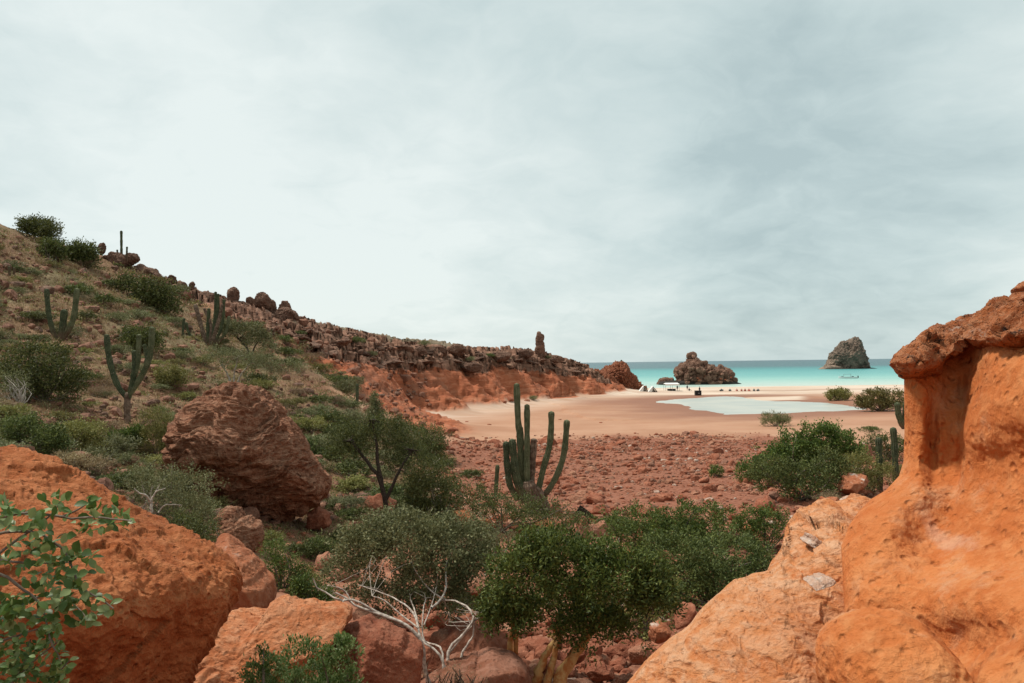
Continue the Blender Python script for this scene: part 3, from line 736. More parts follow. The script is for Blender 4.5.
outline_rock('boulder', 'small dark red boulder left of the smooth orange boulder', [(519, 541), (524, 534), (534, 536), (535, 545), (522, 548)], 29.3, 0.35, MT['stone'], cuts=5, seed=18, sub=5)
outline_rock('boulder', 'orange tan boulder in the grey bush left of the cactus', [(446, 519), (452, 511), (465, 509), (474, 514), (474, 524), (455, 526)], 29.5, 0.5, MT['slab'], lean=.3, cuts=4, seed=19, sub=5)
outline_rock('boulder', 'upper tan boulder half hidden in bushes left of the cactus', [(440, 505), (445, 494), (455, 489), (464, 495), (463, 507), (450, 510)], 34, 0.5, MT['brown'], lean=.3, cuts=4, seed=20, sub=5)
outline_rock('boulder', 'small orange stone right of the orange tan boulder', [(478, 524), (481, 518), (490, 519), (493, 526), (482, 527)], 29.5, 0.25, MT['slab'], cuts=4, seed=21, sub=4)
outline_rock('boulder', 'red brown boulder under the slanting dark plank', [(575, 533), (580, 526), (592, 524), (606, 520), (607, 535), (600, 546), (585, 544), (577, 540)], 30.0, 0.5, MT['stone2'], lean=.3, cuts=6, seed=22, sub=5)
outline_rock('boulder', 'blocky red boulder carrying the post of the dark plank', [(576, 530), (577, 521), (586, 517), (589, 526), (585, 534)], 31.0, 0.3, MT['stone'], cuts=6, seed=23, sub=5)
outline_rock('boulder', 'dark dome shaped boulder at the edge of the rubble flat behind the plank', [(591, 514), (594, 505), (602, 503), (609, 509), (608, 515)], 35, 0.4, MT['stone'], cuts=4, seed=24, sub=5)
outline_rock('boulder', 'orange red bank boulder under the right end of the low bush', [(595, 568), (605, 555), (620, 548), (634, 552), (632, 566), (615, 574)], 22, 0.5, MT['slab'], lean=.6, cuts=6, seed=25, sub=5)
outline_rock('boulder', 'long flat red boulder between the two low bushes', [(708, 535), (715, 528), (730, 526), (745, 533), (740, 541), (715, 542)], 27, 0.5, MT['stone2'], lean=.4, cuts=5, seed=26, sub=5)
outline_rock('boulder', 'block shaped orange boulder beside the dark green bush near the pale ledge', [(742, 534), (744, 526), (752, 524), (757, 530), (752, 537)], 27.5, 0.3, MT['slab'], cuts=6, seed=27, sub=4)
outline_rock('boulder', 'pale weathered boulder behind the yellow bush left of the two cactus columns', [(840, 458), (843, 447), (856, 443), (870, 445), (874, 453), (866, 462), (850, 464)], 52, 0.9, MT['brown'], lean=.3, cuts=6, seed=28, sub=5)
outline_rock('boulder', 'white topped boulder over a black hollow below the yellow bush', [(838, 490), (841, 476), (852, 473), (866, 475), (868, 483), (860, 491), (848, 496)], 40, 0.8, MT['whitetop'], lean=.3, cuts=6, seed=29, sub=5, amp=.1)
outline_rock('boulder', 'red block boulder in the rubble below the round green bushes', [(752, 512), (756, 500), (768, 495), (776, 502), (774, 513), (762, 516)], 36, 0.5, MT['stone'], cuts=6, seed=30, sub=5)
outline_rock('boulder', 'wide pink boulder left of the round green bushes', [(757, 486), (762, 479), (772, 478), (774, 486), (766, 489)], 42, 0.5, MT['stone2'], cuts=6, seed=31, sub=5)
outline_rock('boulder', 'brown boulder above the near gully stones', [(675, 628), (674, 612), (682, 601), (694, 604), (698, 616), (692, 628)], 13.5, 0.3, MT['stone'], cuts=7, seed=32, sub=5)
outline_rock('boulder', 'round tan boulder with a white patch at the top of the gully stones', [(648, 638), (650, 624), (660, 618), (672, 630), (671, 640), (658, 645)], 13, 0.25, MT['whitetop'], cuts=6, seed=33, sub=5)
outline_rock('boulder', 'orange pebble sized boulder at the bottom left of the slab boulder', [(192, 700), (194, 676), (205, 668), (220, 672), (224, 700)], 7.6, 0.2, MT['slab'], cuts=3, seed=34, sub=5)
outline_rock('boulder', 'narrow orange boulder wedged between the corner boulder and the slab boulder', [(184, 682), (186, 666), (192, 658), (197, 664), (196, 682)], 7.9, 0.15, MT['slab'], cuts=3, seed=35, sub=5)
outline_rock('boulder', 'dark boulder in the shade right of the layered boulder', [(305, 530), (308, 512), (318, 506), (330, 512), (332, 524), (322, 530)], 25, 0.5, MT['stone'], cuts=6, seed=36, sub=5)
outline_rock('boulder', 'brick red boulder in the middle of the dry path', [(314, 568), (317, 556), (328, 551), (336, 556), (333, 566), (322, 570)], 19.5, 0.3, MT['stone2'], lean=.5, cuts=4, seed=37, sub=5)
outline_rock('boulder', 'pointed red boulder in the path right of the layered boulder', [(330, 512), (336, 494), (345, 494), (349, 506), (345, 514)], 31, 0.4, MT['stone'], cuts=7, seed=38, sub=5)
outline_rock('boulder', 'reddish boulder at the trunk of the dark tree', [(362, 512), (366, 498), (382, 492), (396, 500), (398, 514), (380, 520)], 29.5, 0.5, MT['stone'], lean=.2, cuts=6, seed=39, sub=5)
outline_rock('boulder', 'orange red boulder glimpsed under the grey green bush', [(356, 640), (352, 612), (372, 606), (392, 612), (398, 630)], 11.8, 0.45, MT['stone2'], lean=.5, cuts=5, seed=40, sub=5)
outline_rock('boulder', 'rust coloured boulder with an opening seen through the leaves beside the leafy tree', [(464, 590), (470, 577), (482, 572), (490, 580), (488, 590), (475, 597)], 15, 0.3, MT['stone2'], lean=.3, cuts=5, seed=41, sub=5)
outline_rock('boulder', 'red boulder on the slope left of the layered boulder', [(104, 448), (108, 441), (118, 441), (121, 448), (112, 452)], 27, 0.35, MT['stone2'], cuts=6, seed=43, sub=4)

for k, (px_, py_, w_, h_, Y_, lab) in enumerate([(410, 655, 44, 30, 11.0, 'brick red boulder directly under the fork of the white branches'), (445, 640, 30, 22, 11.6, 'small pale red boulder right of the white fork'), (388, 628, 34, 18, 12.4, 'low red boulder behind the dark rust boulder'), (600, 672, 30, 20, 12.2, 'pink boulder under the right edge of the leafy tree'),
        (640, 655, 26, 20, 12.8, 'grey red boulder among the gully stones by the slope'), (625, 682, 24, 18, 11.6, 'lowest pale boulder at the foot of the flaking slope'), (575, 655, 26, 18, 12.6, 'red boulder right of the yellow trunks'), (660, 632, 18, 14, 13.0, 'little orange boulder beside the white patched one'), (345, 575, 30, 16, 16.5, 'flat red boulder on the path above the white branches')]):
    outline_rock('boulder', lab, [(px_ + w_ / 2 * math.cos(a) * (1 + .12 * math.sin(2 * a + k)), py_ - h_ / 2 * math.sin(a) * (1 + .1 * math.sin(3 * a + k))) for a in np.linspace(0, 2 * math.pi, 12, endpoint=False)], Y_, w_ / 2 * Y_ / FPX, MT[('stone', 'stone2', 'brown')[k % 3]], lean=.3, cuts=8, seed=120 + k, sub=6, rough=.025, amp=.08)
# ---- the big formation at the right: wall with fluted column, overhanging cap, flaking apron, bulge
form = thing('rock_formation', at(930, 560, 6.2), 'tall smooth orange rock pillar with overhanging crusted cap rising on the right', 'rock formation')
FL = np.array(form.location)
def rbf_px(ctrl):
    c = np.array(ctrl, float); q = c[:, :2] / 100; D = np.sqrt(((q[:, None] - q[None]) ** 2).sum(2) + .09); n = len(q)
    A = np.zeros((n + 3, n + 3)); A[:n, :n] = D - np.eye(n) * 0.03; A[:n, n] = 1; A[:n, n + 1:] = q; A[n:, :n] = A[:n, n:].T
    s = np.linalg.solve(A, np.concatenate([c[:, 2], [0, 0, 0]]))
    def f(px, py):
        p = np.stack([px, py], 1) / 100; out = np.empty(len(p))
        for k in range(0, len(p), 60000):
            z = p[k:k + 60000]; d = np.sqrt(((z[:, None] - q[None]) ** 2).sum(2) + .09); out[k:k + 60000] = d @ s[:n] + s[n] + z @ s[n + 1:]
        return out
    return f
def relief(name, PX, PY, Yfun, edges, mat, thick, disp, rnd=0.35, parent=form, org=None):
    """PX,PY grids (rows, cols) of the traced front; solid closed towards the back"""
    sh = PX.shape; px, py = PX.ravel(), PY.ravel()
    Yv = Yfun(px, py); P = at(px, py, Yv)
    G = P.reshape(*sh, 3); bnd = []
    if 'L' in edges: bnd.append(G[:, 0])
    if 'R' in edges: bnd.append(G[:, -1])
    if 'T' in edges: bnd.append(G[0])
    bnd = np.concatenate(bnd); e = np.empty(len(px)); b2 = (bnd ** 2).sum(1)
    for k in range(0, len(px), 20000):
        z = P[k:k + 20000]; e[k:k + 20000] = np.sqrt(np.maximum((z ** 2).sum(1)[:, None] + b2[None] - 2 * z @ bnd.T, 0).min(1))
    rnd = rnd(px, py) if callable(rnd) else rnd
    x = np.clip(e / rnd, 0, 1); off = rnd * (1 - np.sqrt(np.clip(1 - (1 - x) ** 2, 0, 1)))
    P = at(px, py, Yv + off)
    nr_, nc_ = sh
    ii = np.arange(nr_ - 1)[:, None] * nc_; jj = np.arange(nc_ - 1)[None]
    F = np.stack([ii + jj, ii + nc_ + jj, ii + nc_ + jj + 1, ii + jj + 1], -1).reshape(-1, 4)
    N = vnormals(P, F)
    dv = disp(P, N, px, py) * (ss(e, 0.0, 0.16) if name == 'pillar' else (ss(e, -0.05, 0.1) if name == 'apron' else 1))
    P = P + (N * dv[:, None] if dv.ndim == 1 else dv)
    # back shell
    st = 6
    ri = np.unique(np.append(np.arange(0, nr_, st), nr_ - 1)); ci = np.unique(np.append(np.arange(0, nc_, st), nc_ - 1))
    border = np.concatenate([np.arange(nc_), np.arange(1, nr_) * nc_ + nc_ - 1, (nr_ - 1) * nc_ + np.arange(nc_ - 2, -1, -1), np.arange(nr_ - 2, 0, -1) * nc_])
    B = P[border]; cenp = B.mean(0)
    rings = []; V = [P]; n0 = len(P); prev = border; Fs = [F]
    for k in range(1, 7):
        a = k / 6 * math.pi / 2
        sc = math.cos(a) * 0.999 + 0.001
        bd = (B - CAM) / (B[:, 1:2] - CAM[1])
        ring = B + bd * math.sin(a) * thick; cr = ring.mean(0)
        ring = cr + (ring - cr) * (0.2 + 0.8 * sc) + np.array([0.25, 0, -0.25]) * math.sin(a) * thick * .6
        V.append(ring); idx = n0 + np.arange(len(B)); n0 += len(B)
        Fs.append(np.stack([prev, np.roll(prev, -1), np.roll(idx, -1), idx], 1)); prev = idx
    V.append(ring.mean(0)[None])
    Ft = np.stack([prev, np.roll(prev, -1), np.full(len(prev), n0)], 1)
    org = FL if org is None else org
    me = mesh_np(name, np.concatenate(V) - org, [np.concatenate(Fs), Ft], [mat], True)
    return link(name, me, parent, None if parent is not None else org)
# corner boulder
tA = np.array([(-300, 432), (-150, 437), (0, 447), (15, 448.5), (45, 457), (80, 474), (110, 489), (140, 507), (170, 521), (200, 538), (228, 551), (243, 564)], float)
eA = np.array([(564, 243), (575, 243), (592, 236), (614, 222), (638, 208), (660, 195), (700, 176), (800, 130)], float)
uA = np.linspace(0, 1, 460)[None]; vA = np.linspace(0, 1, 400)[:, None]
topA = np.interp(-300 + 543 * uA, tA[:, 0], tA[:, 1]); PYA = topA * (1 - vA) + 800 * vA
PXA = -300 + (np.interp(564 + 236 * vA, eA[:, 0], eA[:, 1]) + 300) * uA
yA = rbf_px([(-300, 440, 5.4), (-150, 440, 5.9), (0, 450, 6.3), (60, 465, 6.4), (110, 490, 6.45), (170, 523, 6.4), (243, 566, 6.2), (0, 520, 5.2), (60, 530, 5.35), (130, 545, 5.55), (190, 560, 5.8), (-150, 540, 4.7), (0, 590, 4.5), (60, 605, 4.55), (120, 605, 4.85), (180, 592, 5.35), (220, 585, 5.8),
            (0, 640, 4.45), (60, 650, 4.6), (120, 645, 4.95), (180, 640, 5.6), (100, 683, 4.95), (0, 683, 4.5), (150, 683, 5.5), (170, 700, 5.9), (-150, 640, 4.1), (-300, 600, 3.9), (-300, 800, 4.0), (0, 800, 4.9), (100, 800, 5.6)])
def dispA(P, N, px, py):
    w1, w2, idv = worley(P * 7.0); w3, w4, id3 = worley(P * (2.2, 2.2, 3.0) + 4)
    d = fbm(P * 1.6 + 3, 5, .55) * .05 + fbm(P * 9, 4, .6) * .014 - np.abs(fbm(P * 5 + 7, 4, .6)) * .03
    return d - (idv > .7) * np.clip(.32 - w1, 0, 1) * .10 + (id3 - .5) * .05
orgA = at(60, 640, 5.2); orgA[2] -= .8
tag(relief('boulder', PXA, PYA, yA, 'TR', MT['near_orange'], 1.6, dispA, 0.12, None, orgA), 'huge rough orange boulder filling the lower left corner, sloping to a sharp tip', 'boulder')
# wall
wl = np.array([(330, 908), (350, 905), (380, 904), (430, 904.5), (461, 903.5), (476, 899), (490, 886), (499, 871), (512, 858), (525, 849), (547, 841), (582, 843), (635, 846), (700, 846), (790, 838)], float)
vrow = np.linspace(0, 1, 330); us = np.linspace(0, 1, 400) ** 1.25
topw = np.interp(905 + 395 * us, [905, 925, 950, 970, 1000, 1060, 1300], [368, 366, 350, 336, 336, 330, 310])
PYw = topw[None] * (1 - vrow[:, None]) + 790 * vrow[:, None]
PXw = np.interp(PYw, wl[:, 0], wl[:, 1]) * (1 - us) + 1300 * us
yw = rbf_px([(904, 360, 7.1), (904, 420, 7.15), (904, 460, 7.1), (915, 400, 6.95), (935, 400, 7.0), (955, 400, 7.2), (961, 400, 7.15), (972, 410, 6.6), (966, 440, 6.55), (990, 360, 6.6), (976, 360, 7.1), (1000, 400, 6.15), (1024, 400, 5.8), (1100, 400, 4.9), (1300, 400, 4.0), (1300, 330, 4.2),
             (940, 345, 7.2), (1000, 345, 6.5), (1024, 340, 6.2), (910, 460, 7.0), (935, 465, 6.9), (952, 465, 7.0), (964, 470, 6.65), (1000, 460, 6.3), (1024, 460, 5.95), (890, 495, 7.0), (871, 503, 7.05), (905, 500, 6.7), (925, 492, 6.55), (945, 500, 6.6), (962, 505, 6.4), (850, 527, 6.95), (872, 520, 6.65), (900, 520, 6.35), (912, 530, 6.5), (930, 530, 6.4), (950, 530, 6.25),
             (1000, 520, 5.95), (1024, 520, 5.6), (842, 555, 6.65), (865, 560, 6.3), (900, 565, 6.15), (950, 570, 5.85), (1000, 570, 5.45), (1024, 570, 5.25), (843, 600, 6.3), (870, 600, 5.95), (900, 600, 5.85), (950, 605, 5.35), (1000, 610, 4.9), (1024, 615, 4.7), (1300, 560, 3.8), (1300, 683, 3.3),
             (845, 640, 6.0), (845, 683, 5.7), (880, 650, 5.75), (920, 650, 5.6), (900, 683, 5.5), (960, 640, 5.4), (985, 668, 4.75), (1005, 650, 4.9), (1024, 630, 4.75), (1024, 683, 4.15), (960, 683, 4.9), (845, 760, 5.2), (1000, 760, 4.2), (1300, 790, 2.9)])
def wall_Y(px, py):
    Y = yw(px, py)
    rib = lambda c, wd, a, y0, y1: a * np.exp(-((px - c) / wd) ** 2) * ss(py, y0, y0 + 20) * (1 - ss(py, y1 - 75, y1))
    Y = Y + rib(916, 3, 0.03, 380, 480) - rib(925, 4, 0.07, 385, 490) + rib(934, 3.5, 0.035, 390, 520) - rib(940, 4, .05, 400, 500) + rib(962 - (py - 420) * 0.02, 4.0, 0.08, 365, 530)
    Y = Y + 0.07 * np.exp(-((px - 914) / 14) ** 2) * ss(py, 500, 515) * (1 - ss(py, 540, 575))
    edge = np.interp(py, [340, 354, 423, 480, 530, 580], [990, 985, 964, 960, 952, 940])
    Y = Y + 0.17 * (1 - ss(px, edge - 6, edge + 10)) * ss(px, edge - 75, edge - 20) * (1 - ss(py, 455, 560)) - rib(918, 7, .10, 380, 520) + 0.12 * (1 - ss(px, edge - 2, edge + 30)) * ss(px, edge - 40, edge - 5) * ss(py, 480, 520) * (1 - ss(py, 540, 600))
    # lower right ridge line
    k = (px - 975) * 0.9; Y = Y - 0.10 * np.exp(-((py - (683 - k * 0.9)) / 9) ** 2) * ss(px, 970, 985)
    return Y
def wall_disp(P, N, px, py):
    d = fbm(P * 1.3, 4) * 0.022 + fbm(P * (2.2, 2.2, 6.0) + 8, 4, ridged=True) * 0.008 + fbm(P * (7, 7, 5), 5, 0.6) * 0.011
    w1, w2, idv = worley(P * 9.0); pit = (idv > 0.8) * np.clip(0.28 - w1, 0, 1)
    d -= pit * 0.06
    w1, w2, idv = worley(P * 22.0 + 5); d -= (idv > 0.7) * np.clip(0.3 - w1, 0, 1) * 0.035
    pt = ss(fbm(P * 2.2 + 4, 3), 0.25, 0.7); d -= pt * np.abs(fbm(P * 11, 3)) * 0.02
    return d
relief('pillar', PXw, PYw, wall_Y, 'LT', MT['wall'], 2.2, wall_disp, lambda px, py: 0.32 * (1 - ss(py, 490, 530)) + 0.07)
# cap
cu = np.array([(890.5, 363), (895, 354), (901, 351), (910, 346), (922, 335), (930, 328), (943, 325), (958, 319), (977, 312), (994, 303), (1013, 296), (1040, 290), (1120, 262), (1300, 215)], float)
cl_ = np.array([(890.5, 363.6), (897, 373), (905, 379), (918, 382), (937, 381), (948, 368), (956, 358), (965, 347), (983, 353), (1002, 353), (1024, 350), (1100, 350), (1300, 350)], float)
pxs = 890.5 + (1300 - 890.5) * np.linspace(0, 1, 420) ** 1.35
vs = np.linspace(0, 1, 110)
PXc = np.repeat(pxs[None], len(vs), 0); tp = np.interp(pxs, cu[:, 0], cu[:, 1]); bt = np.interp(pxs, cl_[:, 0], cl_[:, 1]); PYc = tp[None] * (1 - vs[:, None]) + bt[None] * vs[:, None]
Vc_ = np.repeat(vs[:, None], len(pxs), 1).ravel()
def cap_Y(px, py):
    f = yw(px, np.full_like(px, 372.0)); v = Vc_
    lip = 0.50 * np.sin(np.clip(v, 0, 1) * math.pi) ** 0.7 * (0.25 + 0.75 * ss(px, 892, 925))
    back = (1 - v) ** 1.3 * 1.3 * ss(px, 895, 960)
    under = ss(v, 0.72, 1.0) * 0.55
    return f + 0.15 - lip + back + under
def cap_disp(P, N, px, py):
    w1, w2, idv = worley(P * (3.2, 3.2, 5.0)); w3, w4, id2 = worley(P * (9, 9, 13) + 3)
    blk = (idv - 0.5) * 0.13 * (0.45 + .55 * ss(px, 930, 990)) - np.clip(0.12 - (w2 - w1), 0, 1) * 0.35
    up = ss(N[:, 2], -0.2, 0.3)
    lay = fbm(P * (1.2, 1.2, 9) + 3, 3, ridged=True) * .018
    return (blk + (id2 - 0.5) * 0.05 + lay + fbm(P * 9, 4, .6) * 0.012) * (0.35 + 0.65 * up) * ss(px, 889, 905) * (0.25 + .75 * ss(Vc_, 0, .15)) + fbm(P * 2.3, 4) * 0.04
relief('cap', PXc, PYc, cap_Y, 'T', MT['cap'], 2.0, cap_disp, 0.12)
outline_rock('cap_knob', 'dark orange knob on top of the cap', [(1014, 302), (1016, 292), (1022, 283), (1035, 278), (1050, 285), (1052, 304)], 6.3, 0.25, MT['cap'], seed=50, sub=5, cuts=5, parent=form)
for ch in form.children:
    if ch.name.startswith('cap_knob'): ch.data.transform(Matrix.Translation(Vector(-FL)))
# apron
au = np.array([(560, 765), (600, 712), (629, 683), (645, 664), (673, 636), (691, 625), (701, 611), (719, 596), (735, 582), (752, 574), (769, 571), (772, 562), (778, 555), (785, 548), (787, 532), (790, 523), (798, 515), (814, 511), (818, 505), (835, 501), (850, 498), (864, 496), (878, 503), (905, 530)], float)
pxa = np.linspace(560, 905, 520); va = np.linspace(0, 1, 330) ** 1.25
PXa = np.repeat(pxa[None], len(va), 0); ta = np.interp(pxa, au[:, 0], au[:, 1]); _kk = np.exp(-np.linspace(-2, 2, 17) ** 2); _kk /= _kk.sum(); ta = np.convolve(np.pad(ta, 8, mode='edge'), _kk, 'valid'); PYa = ta[None] * (1 - va[:, None]) + 800 * va[:, None]
ya = rbf_px([(560, 770, 6.0), (629, 690, 6.2), (673, 640, 6.45), (701, 615, 6.6), (735, 585, 6.85), (770, 573, 7.0), (785, 550, 7.3), (798, 516, 7.9), (830, 512, 8.0), (864, 497, 8.3), (905, 530, 7.6), (880, 520, 8.0), (800, 535, 7.5), (840, 535, 7.1), (800, 560, 7.0), (840, 560, 6.75), (860, 575, 6.6), (780, 590, 6.6), (840, 600, 6.45), (850, 620, 6.2), (760, 620, 6.2), (700, 650, 6.1), (700, 683, 5.8),
             (760, 660, 5.8), (800, 640, 5.9), (845, 640, 6.05), (800, 683, 5.5), (850, 683, 5.6), (640, 700, 6.1), (650, 800, 5.2), (800, 800, 4.9), (905, 800, 4.9), (905, 683, 5.7), (905, 600, 6.6)])
def apron_disp(P, N, px, py):
    wz = P[:, 2] * 5.5 + P[:, 0] * 1.2 + fbm(P * (1.1, 1.1, 1.6), 4) * 2.2
    lay = fbm(np.stack([P[:, 0] * 1.3, P[:, 1] * 0.8, wz], 1), 4, 0.6, ridged=True)
    top = ss(px, 770, 800) * (1 - ss(py, 560, 600))
    w1, w2, idv = worley(P * (2.2, 1.6, 4.0)); w3, w4, id2 = worley(P * (5.5, 4.5, 9.0) + 2)
    smooth = ss(px, 800, 850) * ss(py, 600, 650)
    d = lay * 0.022 * (1 - 0.7 * smooth) + fbm(P * 1.2, 3) * 0.06 + fbm(P * 10, 3) * 0.004
    d += top * ((idv - 0.5) * 0.13 + (id2 - 0.5) * 0.05) * ss(855 - px, 0, 25) + (1 - top) * (1 - smooth) * (id2 - 0.5) * 0.02
    return d
relief('apron', PXa, PYa, ya, 'T', MT['apron'], 1.6, apron_disp, 0.45)
U, F = ico(7); V = U * (0.395, 0.62, 0.345); V[:, 2] *= np.where(V[:, 2] < 0, 1.1, 1.0); V[:, 1] += 0.25 * V[:, 2] * (V[:, 2] > 0) - 0.7 * V[:, 2] * (V[:, 2] < 0)
V += U * (fbm(U * 1.6 + 4, 4) * .022 + fbm(U * 9, 4) * .006)[:, None]
bo = link('bulge', mesh_np('bulge', V + at(893, 675, 5.0) - FL, F, [MT['wall']], True), form)
bo['label'] = 'smooth rounded swelling at the foot of the pillar'
for lab, ol, Y, mt in (('white crusted pale slab on the upper edge of the flaking ledge', [(789, 526), (794, 519), (804, 515), (814, 513), (817, 517), (806, 522), (796, 528)], 8.35, 'crust'),
                       ('pale pink block behind the ledge with white crust on its right', [(815, 512), (816, 500), (826, 497), (838, 498), (842, 508), (828, 513)], 9.6, 'whitetop'),
                       ('thin white capped stone lying on the ledge next to the pillar', [(838, 505), (842, 500), (854, 497), (860, 499), (852, 505)], 9.5, 'crust'),
                       ('orange overhanging block with a shaded underside below the ledge rim', [(817, 530), (818, 513), (840, 505), (862, 497), (868, 503), (858, 515), (846, 530), (830, 536)], 8.7, 'slab'),
                       ('cream white chip of rock on the flaking slope', [(802, 541), (804, 536), (812, 535), (822, 542), (824, 546), (812, 547)], 7.3, 'crust'),
                       ('flat cream slab jutting from the slope over a crack', [(803, 582), (809, 578), (825, 576), (835, 579), (836, 583), (820, 586)], 6.1, 'crust')):
    outline_rock('ledge_rock', lab, ol, Y, 0.2, MT[mt], lean=1.0, cuts=6, seed=int(Y * 100) % 97, sub=6, cat='rock', amp=.16, rough=.06)

# ---- far rocks
def base_rock(name, outline, Y, depth, mat, parent, label=None, **kw):
    o = outline_rock(name, label, outline, Y, depth, mat, parent=parent, **kw)
    o.data.transform(Matrix.Translation(-parent.location)); return o
isl = thing('rock_islet', at(700, 384.5, 329), 'low reddish rock islet with a pointed knob just off the white beach', 'islet')
base_rock('crag', [(670, 398), (674, 376), (675, 367), (681, 363.5), (688, 361), (690, 357.5), (694, 355), (698, 358), (701, 363), (710, 366), (719, 367), (727, 369), (731, 373), (735, 380), (737, 398)], 329, 8, MT['islet'], isl, seed=60, sub=7, blocks=0.34, bfreq=3.2, amp=.08, cuts=0, rough=.05)
base_rock('crag', [(656, 387), (659, 379), (665, 377.5), (673, 378), (676, 387)], 331, 3, MT['islet'], isl, seed=61, sub=6, blocks=0.3, bfreq=3.0, cuts=0)
base_rock('tidal_shelf', [(652, 386.5), (656, 381.5), (690, 380.5), (733, 380), (742, 382.5), (747, 384.5), (740, 387), (700, 388)], 327, 6, MT['tide'], isl, seed=62, sub=6, amp=.1, cuts=0)
rg = np.random.default_rng(5)
for k in range(26):
    px = rg.uniform(678, 731); py = rg.uniform(371, 381); s_ = rg.uniform(1.2, 2.6)
    V, F = star_rock_mesh('b', 300 + k, 3, None); Yb = 329 - 8.5 + (381 - py) * .25
    V = V * s_ * Yb / FPX + at(px, py, Yb) - np.array(isl.location)
    link('block', mesh_np('block', V, F, [MT['islet'] if k % 3 else MT['head']], True), isl)
st = thing('sea_stack', at(848, 369.5, 790), 'tall rounded grey brown sea stack standing far out in the bay', 'sea stack')
base_rock('crag', [(820, 386), (823, 368), (829, 360), (830, 355), (836, 349), (841, 343.5), (845, 341.5), (848, 344), (849.5, 340), (853, 339.5), (857, 340.5), (860, 345), (864.5, 350), (866.5, 358), (867, 372), (868, 386)], 790, 17, MT['stack'], st, seed=70, sub=7, blocks=0.06, bfreq=1.6, amp=.07, cuts=16, rough=.045, cutr=(.6, .86), strata=.03, sfreq=.8)
base_rock('skirt', [(816, 371), (822, 366.5), (832, 365), (842, 366), (848, 371)], 782, 7, MT['stack'], st, label='pale scree skirt on the left foot', seed=71, sub=6, cuts=0)
base_rock('tidal_shelf', [(799, 370.6), (806, 368.8), (850, 368), (875, 367), (889, 368.2), (893, 369.4), (850, 372)], 785, 16, MT['tide'], st, seed=72, sub=6, cuts=0, amp=.04)
outline_rock('rock_spire', 'notched chimney shaped rock spire standing alone on the far ridge', [(534, 356), (535.5, 345), (536, 334), (537, 331.5), (540.5, 331.5), (542, 334), (544.3, 334.5), (544.3, 340), (543, 341), (544.5, 343), (545, 356)], 206, 1.1, MT['crag'], seed=73, sub=6, blocks=.12, bfreq=1.6, cat='rock spire', cuts=3)
hd = outline_rock('headland', 'small red rocky headland ending the cliff beside the tents', [(588, 408), (596, 378), (604, 371), (607, 367.5), (612, 366), (615, 364.5), (620, 364), (625, 366), (629, 371), (634, 378), (640, 384), (647, 391), (652, 408)], 254, 8, MT['head'], seed=74, sub=7, blocks=.13, bfreq=2.6, cuts=2, cat='headland', amp=.14, rough=.07, strata=.04, sfreq=3)
outline_rock('headland', 'low red bluff joining the cliff end to the small headland', [(566, 404), (572, 374), (584, 369), (596, 370), (606, 373), (616, 380), (626, 396), (600, 404)], 246, 7, MT['head'], seed=76, sub=7, blocks=.1, bfreq=2.6, cuts=2, cat='headland', amp=.12, rough=.06, strata=.04, sfreq=3)
sky_rocks = [(102, 253, 8, 10, 96, 'tilted rock standing on the skyline left of the thin tall cactus'), (131, 264, 15, 11, 97, 'rounded outcrop on the skyline just right of the thin tall cactus'), (141, 271, 10, 7, 99, 'low brown outcrop rock next down the skyline from the rounded outcrop'),
             (155, 277, 9, 8, 102, 'small dome rock on the skyline above the dark thicket'), (172, 287, 11, 11, 104, 'dark leaning rock on the skyline, left of a pair of small ones'), (183, 289, 9, 6, 106, 'flat rock of the pair on the skyline'), (192, 290, 6, 8, 107, 'thimble shaped rock of the pair on the skyline'),
             (233, 304, 12, 17, 117, 'tall rounded finger of rock on the ridge above the branching cactus'), (250, 305, 9, 8, 119, 'small dark rock between the finger rock and the round twin knobs'), (262, 308, 17, 15, 121, 'big round knob of rock on the ridge'), (271, 311, 11, 11, 122, 'right shoulder of the big round knob on the ridge'),
             (285, 313, 12, 11, 124, 'round balanced boulder at the right end of the ridge outcrop'), (283, 330, 32, 20, 122, 'massive dark outcrop block under the balanced boulder'), (250, 325, 46, 16, 119, 'broad layered ledge of the ridge outcrop'), (238, 313, 24, 12, 117, 'red ledge at the foot of the finger rock'),
             (140, 288, 45, 22, 98, 'dark overhanging ledge below the thin tall cactus'), (178, 305, 30, 18, 104, 'dark brown ledge above the slope shrubs'), (115, 268, 32, 14, 96, 'brown stepped ledge carrying the thin tall cactus'), (205, 303, 26, 10, 109, 'flat topped ledge left of the branching cactus'),
             (457, 352, 17, 14, 174, 'square topped crag in the middle of the far ridge'), (438, 352, 15, 12, 168, 'broken crag left of the square topped one'), (402, 350, 22, 12, 156, 'stepped crag where the ridge turns'), (420, 351, 14, 9, 161, 'low crag between two bigger crags of the far ridge'),
             (350, 336, 20, 9, 144, 'flat ledge on the nearer part of the far ridge'), (322, 330, 26, 10, 134, 'slab ledge at the start of the red cliff'), (500, 357, 22, 11, 188, 'weathered ledge left of the rock spire'), (525, 354, 16, 10, 200, 'heaped ledge at the left foot of the spire'), (555, 359, 18, 9, 210, 'slanting ledge at the right foot of the spire'), (575, 368, 14, 8, 219, 'last low crag before the headland'),
             (103 + 205, 392, 14, 9, 66, 'dark boulder on the brushy slope under the red cliff'), (414 - 130, 352, 15, 9, 100, 'dark red boulder on the slope below the ridge outcrop'), (472, 368, 22, 10, 172, 'pale bulging ledge under the ridge rim')]
